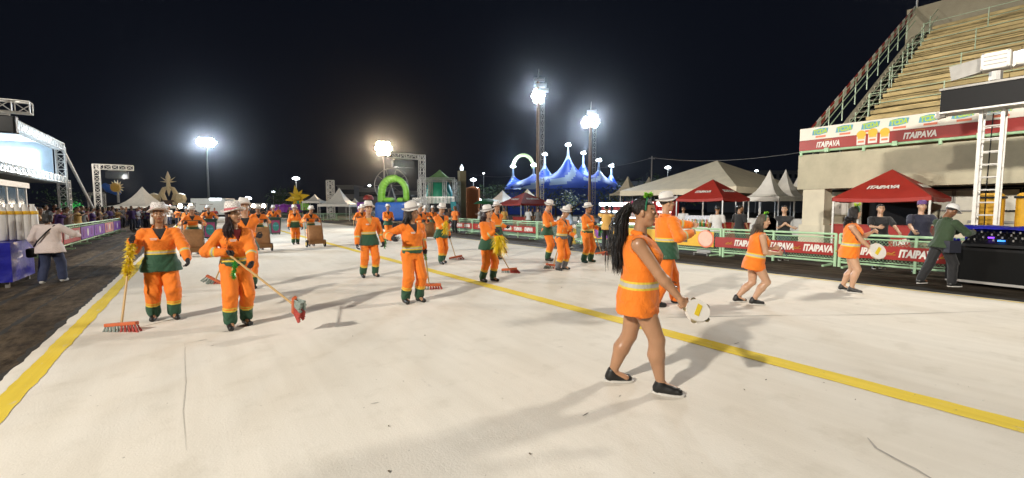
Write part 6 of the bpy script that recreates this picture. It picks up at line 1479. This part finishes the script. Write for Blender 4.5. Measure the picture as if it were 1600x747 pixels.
tinsel([q['world'](A(-.04, .33, 1.02)), q['world'](A(-.06, .34, .9)), q['world'](A(-.06, .3, .78))], .22, 420, 'tinsel_yellow', 'large yellow tinsel bunch held by the sweeper at the centre line', 1.2, seed=13, leaf=.07)
bh, bt = Vector((8.9, 13.1, .10)), W(775, 345, 13.8)
broom(bh, bt, 'push broom of the sweeper behind the large tinsel bunch', (.8, -.6, 0), .40)
q = person('sweeper man standing behind the woman with the large tinsel bunch', (7.72, 11.6), 175, 1.74, False, 'skin_mid', group=SW, vox=.0155, hands=(lerp(bh, bt, .8), (-.2, .2, 1.0)), curl=(90, 60))
q = person('tall sweeper man behind the grey booted woman, head bowed', (8.75, 10.35), 150, 1.80, False, 'skin_light', group=SW, vox=.0145, hands=((-.15, .3, 1.1), (.1, .3, 1.1)), head=(-15, -20, 0), curl=(80, 80))
bh, bt = Vector((7.62, 8.62, .13)), W(878, 345, 10.9)
broom(Vector((7.72, 8.86, .10)), W(882, 350, 11.2), 'push broom with orange block before the grey booted woman', (.8, -.6, .1), .42)
q = person('short sweeper woman with grey boots and visor shadow sweeping toward her right', (7.72, 8.55), 168, 1.60, True, 'skin_mid', group=SW, heft=1.12, vox=.0135, lean=6, hands=((-.16, .32, .95), (-.1, .28, 1.2)), head=(10, -12, 0), jacket='jacket_grey', trousers='trousers_grey', gloves='jug_white', curl=(90, 90), feet=((-.13, .0, 0), (.12, -.04, 0)))
tinsel([q['world'](A(-.2, .26, 1.1)), q['world'](A(-.22, .26, .9)), q['world'](A(-.22, .24, .7))], .07, 120, 'tinsel_yellow', 'yellow tinsel hanging at the hip of the grey booted woman', 1., seed=17)
bh, bt = W(938, 388, 15.9), W(922, 352, 14.6)
bh = Vector((11.2, 10.4, .10))
broom(bh, W(925, 348, 13.6), 'push broom at the side of the sweeper with green tinsel', (.8, -.6, 0), .42)
q = person('sweeper woman with green boots and green tinsel standing apart at the right', (9.45, 9.34), 172, 1.70, True, 'skin_tan', group=SW, heft=1.28, vox=.0145, hands=((-.22, .26, 1.0), (.1, .28, 1.15)), head=(18, 0, 0), jacket='jacket_short', boots='boot_green', shirt='c_brown', curl=(80, 80), feet=((-.14, .02, 0), (.14, -.02, 0)))
chest_print(q)
tinsel([q['world'](A(-.24, .27, 1.05)), q['world'](A(-.27, .27, .92)), q['world'](A(-.27, .25, .76))], .09, 160, 'tinsel_green', 'green tinsel held by the sweeper standing apart at the right', .8, seed=19)
# ------------------------------------------------------------------ dancers
mat('tambourine_white', (.74, .71, .66), .4, var=.06); mat('tambourine_yellow', (.75, .55, .03), .45, var=.08); mat('jingle', (.6, .5, .3), .3, .8)
def tambourine(c, nrm_, r, label):
    n_ = Vector(nrm_).normalized(); u = n_.orthogonal().normalized(); v = n_.cross(u); e = empty('tambourine', c, label, 'tambourine', 'tambourines of the dancers')
    mb = MB(); n = 28
    for a, b in ((r, -.022), (r, .022), (r * .95, .022), (r * .95, -.022), (r, -.022)):
        for j in range(n): t = 6.283185 * j / n; mb.v.append(tuple((u * math.cos(t) + v * math.sin(t)) * a + n_ * b))
    for i in range(4):
        for j in range(n): p_ = i * n + j; q_ = i * n + (j + 1) % n; mb.f.append((p_, q_, q_ + n, p_ + n))
    mb.obj('rim', 'tambourine_white', e); MB().disc(n_ * .018, u, v, r * .948, 28, .004).obj('skin', 'tambourine_white', e)
    MB().box((-r * .55, -r * .2, 0), (r * .55, r * .2, .003)).obj('yellow_print', 'tambourine_yellow', e).matrix_local = Matrix((u, v, n_)).transposed().to_4x4() @ Matrix.Translation((0, 0, .0215))
    MB().box((-r * .55, -r * .2, 0), (r * .55, r * .2, .003)).obj('yellow_print', 'tambourine_yellow', e).matrix_local = Matrix((u, v, n_)).transposed().to_4x4() @ Matrix.Translation((0, 0, .0105))
    for k in range(5): t = 6.283 * k / 5; c_ = (u * math.cos(t) + v * math.sin(t)) * r * .975; w_ = u * math.cos(t) + v * math.sin(t); MB().disc(c_, n_.cross(w_), w_, .024, 12, .010).obj('jingle', 'jingle', e)
    return e
mat('ornament_green', (.20, .50, .04), .5, var=.2); mat('ribbon_green', (.02, .16, .08), .5); mat('scrunchie', (.6, .12, .25), .6)
def headband(q, tall=.05, m='ornament_green'):
    e = q['e']; hm = q['hm']; pts = [hm((.082 * math.cos(t), .018, .02 + .112 * math.sin(t))) for t in np.linspace(0, math.pi, 14)]
    o = MB().tube([tuple(p) for p in pts], .007, 6).obj('headband', 'ribbon_green', e); c = hm((0, .02, .135)); mb = MB(); r = random.Random(2)
    for k in range(16): d = Vector((r.gauss(0, 1), r.gauss(0, 1), r.uniform(.2, 1.4))).normalized(); p = Vector(tuple(c)); u = d.orthogonal().normalized() * .014; mb.add([p - u, p + d * tall * .6 - u * 1.4, p + d * tall, p + d * tall * .6 + u * 1.4, p + u], [(0, 1, 2, 3, 4)])
    mb.obj('ornament', m, o)
DN = 'dancing women in orange vests'
tp = W(1078, 466, 4.20)
q = person('foreground dancer in orange vest with long dark ponytail walking right, tambourine in hand', (3.18, 2.50), 140, 1.68, True, 'skin_mid', outfit='vest', heft=1.38, lean=1, twist=-6, head=(-4, -2, 0), feet=((-.08, -.22, 0), (.10, .20, 0)), hands=((-.22, .24, .92), (.25, .36, .83)), vox=.0092, hat=None, hair=('pony', 'hair_black'), gloves=False, group=DN, curl=(45, 70), palms=(None, (-.7, .1, -.7)), poles=((-.5, -1, -.1), (1.1, -.8, 0)))
headband(q, .06); chest_print(q, x=.05, z=.20, wd=.10)
o = MB().lathe([(.030, -.012), (.042, -.01), (.044, .01), (.030, .012), (.03, -.012)], 14, M=Matrix.Translation(tuple(q['hm']((0, -.105, .055)))) @ Matrix.Rotation(1.57, 4, 'X')).obj('scrunchie', 'scrunchie', q['e'])
MB().tube([tuple(q['hm'](p_)) for p_ in ((.03, -.12, .02), (.05, -.16, -.06), (.03, -.17, -.15), (.05, -.19, -.24), (.02, -.2, -.32))], .008, 6).obj('ribbon', 'ribbon_green', q['e'])
tambourine(q['world'](q['wr'][1] + A(.0, .14, -.10)), (-.35, -.55, .45), .095, 'white tambourine with yellow print in the hand of the foreground dancer')
q = person('dancing man in open orange jacket over red festival shirt, white brimmed hat', (6.28, 4.42), 128, 1.80, False, 'skin_light', outfit='dancer', heft=1.15, head=(-8, 4, 0), twist=14, feet=((-.14, .22, 0), (.12, -.18, 0)), hands=((-.32, .55, 1.24), (.25, .30, 1.15)), vox=.0125, gloves=False, curl=(40, 50), hat='hat_white', group='dancing men')
q = person('dancer with loose ash blonde hair and orange vest, bent knees, holding a phone', (7.62, 3.62), 140, 1.56, True, 'skin_light', outfit='vest', heft=1.22, lean=8, drop=.06, head=(-6, 0, 0), feet=((-.08, -.26, 0), (.09, -.02, 0)), hands=((-.1, .33, 1.02), (.12, .34, .95)), vox=.0115, hat=None, hair=('loose', 'hair_ash'), gloves=False, group=DN, curl=(60, 60))
headband(q, .05); chest_print(q, x=.05, z=.2)
mat('phone_body', (.05, .06, .12), .25)
o = MB().cbox((0, 0, 0), (.085, .012, .165)).obj('phone', 'phone_body', None, loc=q['world'](q['wr'][1] + A(-.02, .10, .03)), label='dark blue phone held by the ash blonde dancer', cat='phone'); o.rotation_euler = (.5, .4, -R(140)); bevel(o, .006)
q = person('dancer with straight black hair and open orange vest over dark top, near the barrier', (10.2, 3.08), 166, 1.62, True, 'skin_light', outfit='vest', heft=1.15, lean=3, head=(38, 0, 0), feet=((-.10, -.10, 0), (.10, .06, 0)), hands=((-.16, .34, 1.22), (-.02, .36, .84)), vox=.0125, hat=None, hair=('loose', 'hair_black'), gloves=False, group=DN, curl=(55, 70))
headband(q, .09, 'lime_print'); chest_print(q, x=.05, z=.2)
tambourine(q['world'](q['wr'][1] + A(-.03, .10, -.05)), (-.5, -.75, .35), .15, 'white tambourine with yellow print held by the black haired dancer')
# ------------------------------------------------------------------ people beside the avenue
q = person('sound man in dark green sweatshirt and white cap leaning to the console', (12.55, 2.22), 124, 1.70, False, 'skin_deep', outfit=('c_green', 'c_black', .97, -.05), hat='cap', hair=('short', 'hair_black'), gloves=False, lean=8, head=(0, -22, 0), feet=((-.09, -.34, .0), (.10, .16, 0)), hands=((-.12, .46, 1.12), (.14, .50, 1.12)), vox=.0125, curl=(30, 30), boots='shoe_mixed' if 'shoe_mixed' in MATS else 'boot_black')
mat('bag_dark', (.02, .022, .035), .6); MB().box((-.06, -.12, -.12), (.06, .12, .12)).obj('hip_bag', 'bag_dark', q['e'], loc=tuple(q['pel'] + A(.20, .02, -.04)))
q = person('woman seen from behind in pale pink shirt and jeans with a shoulder bag', (-2.57, 13.52), 8, 1.55, True, 'skin_tan', outfit=('c_pink', 'c_jeans', .9, -.09), hat=None, hair=('bob', 'hair_black'), gloves=False, heft=1.42, head=(-10, -6, 0), feet=((-.14, -.1, 0), (.14, .16, 0)), hands=((-.30, .18, .86), (.42, .36, 1.10)), vox=.0145, boots='sole_white')
MB().tube([tuple(q['nk'] + A(.12, -.05, -.02)), tuple(q['nk'] + A(.02, -.155, -.16)), tuple(q['nk'] + A(-.12, -.16, -.34)), tuple(q['nk'] + A(-.22, -.08, -.47))], .014, 6).obj('bag_strap', 'black_plastic', q['e']); bevel(MB().cbox(tuple(q['nk'] + A(-.27, -.04, -.60)), (.12, .26, .2)).obj('shoulder_bag', 'black_plastic', q['e']), .04)
person('guard in orange shirt and black trousers beside the right barriers', (13.6, 25.25), 250, 1.74, False, 'skin_tan', outfit=('c_orange', 'c_black', .3, -.03), hat=None, gloves=False, vox=.018)
person('woman in light blue shirt, white hat and black trousers by the barrier', (12.17, 13.07), 120, 1.68, True, 'skin_light', outfit=('c_blue', 'c_black', .97, -.05), gloves=False, vox=.0155, hands=((-.1, .32, 1.05), (.1, .32, 1.05)), hair=('loose', 'hair_black'), boots='sole_white')
person('man in orange yellow shirt and black trousers raising a phone near the fridges', (12.79, 11.63), 60, 1.70, False, 'skin_tan', outfit=('c_yellow', 'c_black', .35, -.05), hat=None, gloves=False, vox=.0155, hands=((-.18, .42, 1.42), (.08, .38, 1.38)), curl=(60, 60))
FBX = FX + .45
BY = 'people standing behind the right barriers'
def civ(px, X, lab, face, H, fem, skin, top, leg, slv=.32, **kw):
    kw.setdefault('hat', None); kw.setdefault('vox', .0155)
    return person(lab, (X, yx(px, X)), face, H, fem, skin, outfit=(top, leg, slv, -.06), gloves=False, group=BY, **kw)
civ(1121, 15.6, 'man seen from behind in white shirt with a dark cross strap', 70, 1.68, False, 'skin_tan', 'c_white', 'c_jeans')
civ(1156, 16.0, 'man in black shirt with coloured hem turning right beside the red counter', 100, 1.72, False, 'skin_tan', 'c_black', 'c_black', head=(-20, 0, 0))
q = civ(1226, FBX, 'man in black shirt resting his arm on the barrier left of the column', 235, 1.68, False, 'skin_light', 'c_black', 'c_jeans', head=(-22, 0, 0), hands=((.26, .42, .98), (-.28, .42, .95)))
civ(1376, FBX, 'man in black polo leaning on the barrier beneath the red gazebo', 240, 1.70, False, 'skin_light', 'c_black', 'c_black', heft=1.15, hands=((-.3, .42, .98), (.15, .45, 1.12)))
q = civ(1440, FBX + .05, 'man in dark shirt and purple cap leaning on the barrier near the sound man', 235, 1.78, False, 'skin_light', 'c_darkblue', 'c_khaki', heft=1.25, hands=((-.3, .42, .98), (.3, .42, 1.0)))
mat('cap_purple', (.12, .05, .20), .6, var=.4, scale=40)
MB().lathe([(.092, -.02), (.095, .0), (.090, .055), (.06, .085), (0, .092)], 18, sy=1.14, M=Matrix.Translation(tuple(q['hm']((0, -.01, .06))))).obj('cap', 'cap_purple', q['e'], True)
for px, X, lab, top, leg, face in ((788, 19, 'vendor in yellow vest before the far red counter', 'c_yellow', 'c_darkblue', 220), (826, 19.5, 'person in white shirt right of the far red counter', 'c_white', 'c_khaki', 60), (841, 19.2, 'person in grey brown shirt seen from behind at the far gazebo', 'c_grey', 'c_khaki', 50), (704, 22, 'dark dressed person left of the guard behind the barriers', 'c_black', 'c_black', 200), (712, 23, 'dark dressed person beside the guard behind the barriers', 'c_black', 'c_black', 230), (1068, 19.5, 'vendor in white shirt behind the bottle table', 'c_white', 'c_grey', 250), (832, 19.9, 'dark dressed person between white and grey shirts at the far gazebo', 'c_black', 'c_black', 80)):
    civ(px, X, lab, face, 1.66, False, 'skin_tan', top, leg, vox=.019)
# ------------------------------------------------------------------ crowd behind the left barriers and down the avenue
protos = []
for k in range(4):
    q = person('crowd', (0, -60 - k * 3), 180, 1.68, k % 2 == 1, 'skin_tan', outfit=('c_grey', 'c_black', .32, -.05), hat=None, gloves=False, vox=.026, hair=('short' if k % 2 == 0 else 'bob', 'hair_black'), heft=1 + .12 * k, boots='glove_dark', hands=[(None, None), ((-.15, .3, 1.2), (.1, .3, 1.15)), ((-.3, .1, .85), (.12, .36, 1.35)), ((-.2, .25, 1.0), (.2, .25, 1.0))][k])
    protos.append(q['e'])
CC = [('c_white', 'white'), ('c_purple', 'purple'), ('c_red', 'dark red'), ('c_yellow', 'yellow'), ('c_grey', 'grey'), ('c_black', 'black'), ('c_pink', 'pale pink'), ('c_brown', 'brown'), ('c_blue', 'light blue'), ('c_orange', 'orange')]
ORD = ['first', 'second', 'third', 'fourth', 'fifth', 'sixth', 'seventh', 'eighth', 'ninth', 'tenth', 'eleventh', 'twelfth']
CNT = {}
def crowd(x, y, face, ci, where, grp, hgt=1.):
    src = rnd.choice(protos); c = src.copy(); COL.objects.link(c); c.location = (x, y, .0); c.rotation_euler = (0, 0, -R(face)); c.scale = (hgt,) * 3
    m, nm = CC[ci]; n_ = CNT.get((nm, where), 0); CNT[(nm, where)] = n_ + 1; tag(c, '%s nearest person in %s top %s' % (ORD[n_], nm, where), 'person', grp)
    for ch in src.children:
        d = ch.copy(); COL.objects.link(d); d.parent = c
        if ch.name.startswith('top'):
            d.material_slots[0].link = 'OBJECT'; d.material_slots[0].material = MATS[m]
        if ch.name.startswith('trousers'):
            d.material_slots[0].link = 'OBJECT'; d.material_slots[0].material = MATS[rnd.choice(['c_black', 'c_jeans', 'c_khaki', 'c_darkblue'])]
for k in range(46):
    y = 24 + k * .62 + rnd.uniform(-.3, .3); row = k % 3; ci = [3, 2, 5, 4, 0, 1, 1, 5, 2, 7, 6, 5][k % 12]
    crowd(LX - .55 - row * .75 - rnd.uniform(0, .3), y, rnd.uniform(70, 150), ci, 'in the crowd behind the left barriers', 'crowd behind the left barriers', rnd.uniform(.93, 1.06))
for k in range(20):
    ci = [0, 1, 1, 5, 4, 8, 2, 5][k % 8]; crowd(rnd.uniform(-4.2, -1.8), 41 + k * .7, rnd.uniform(120, 220), ci, 'in the group past the left barriers', 'group at the end of the left barriers', rnd.uniform(.93, 1.05))
for k in range(14):
    ci = [9, 5, 5, 2, 9, 7][k % 6]; crowd(-1 + k * .9 + rnd.uniform(-.3, .3), 50 + k * .6, rnd.uniform(150, 210), ci, 'far down the avenue', 'people far down the avenue', rnd.uniform(.95, 1.05))
for k in range(22):
    ci = [5, 2, 0, 8, 7, 3][k % 6]; X = rnd.uniform(15.6, 18.5); crowd(X, 28 + k * 1.1, rnd.uniform(200, 300), ci, 'behind the far right barriers', 'crowd behind the far right barriers', rnd.uniform(.93, 1.05))
for p_ in protos:
    for ch in list(p_.children): bpy.data.objects.remove(ch)
    bpy.data.objects.remove(p_)
# ------------------------------------------------------------------ thin haze volume, added for glare halos round the lamps
hz = bpy.data.materials.new('halo_haze_mat'); hz.use_nodes = True; MATS['halo_haze_mat'] = hz
for n_ in list(hz.node_tree.nodes):
    if n_.type == 'BSDF_PRINCIPLED': hz.node_tree.nodes.remove(n_)
pv = hz.node_tree.nodes.new('ShaderNodeVolumePrincipled'); pv.inputs['Color'].default_value = (.85, .9, 1, 1); pv.inputs['Density'].default_value = .00014; pv.inputs['Anisotropy'].default_value = .96
hz.node_tree.links.new(pv.outputs[0], hz.node_tree.nodes['Material Output'].inputs['Volume'])
box('halo_haze', (-425, -125, -1.3), (425, 425, 45), 'halo_haze_mat', kind='stuff', label='thin haze added around the whole place to give the lamps halos')
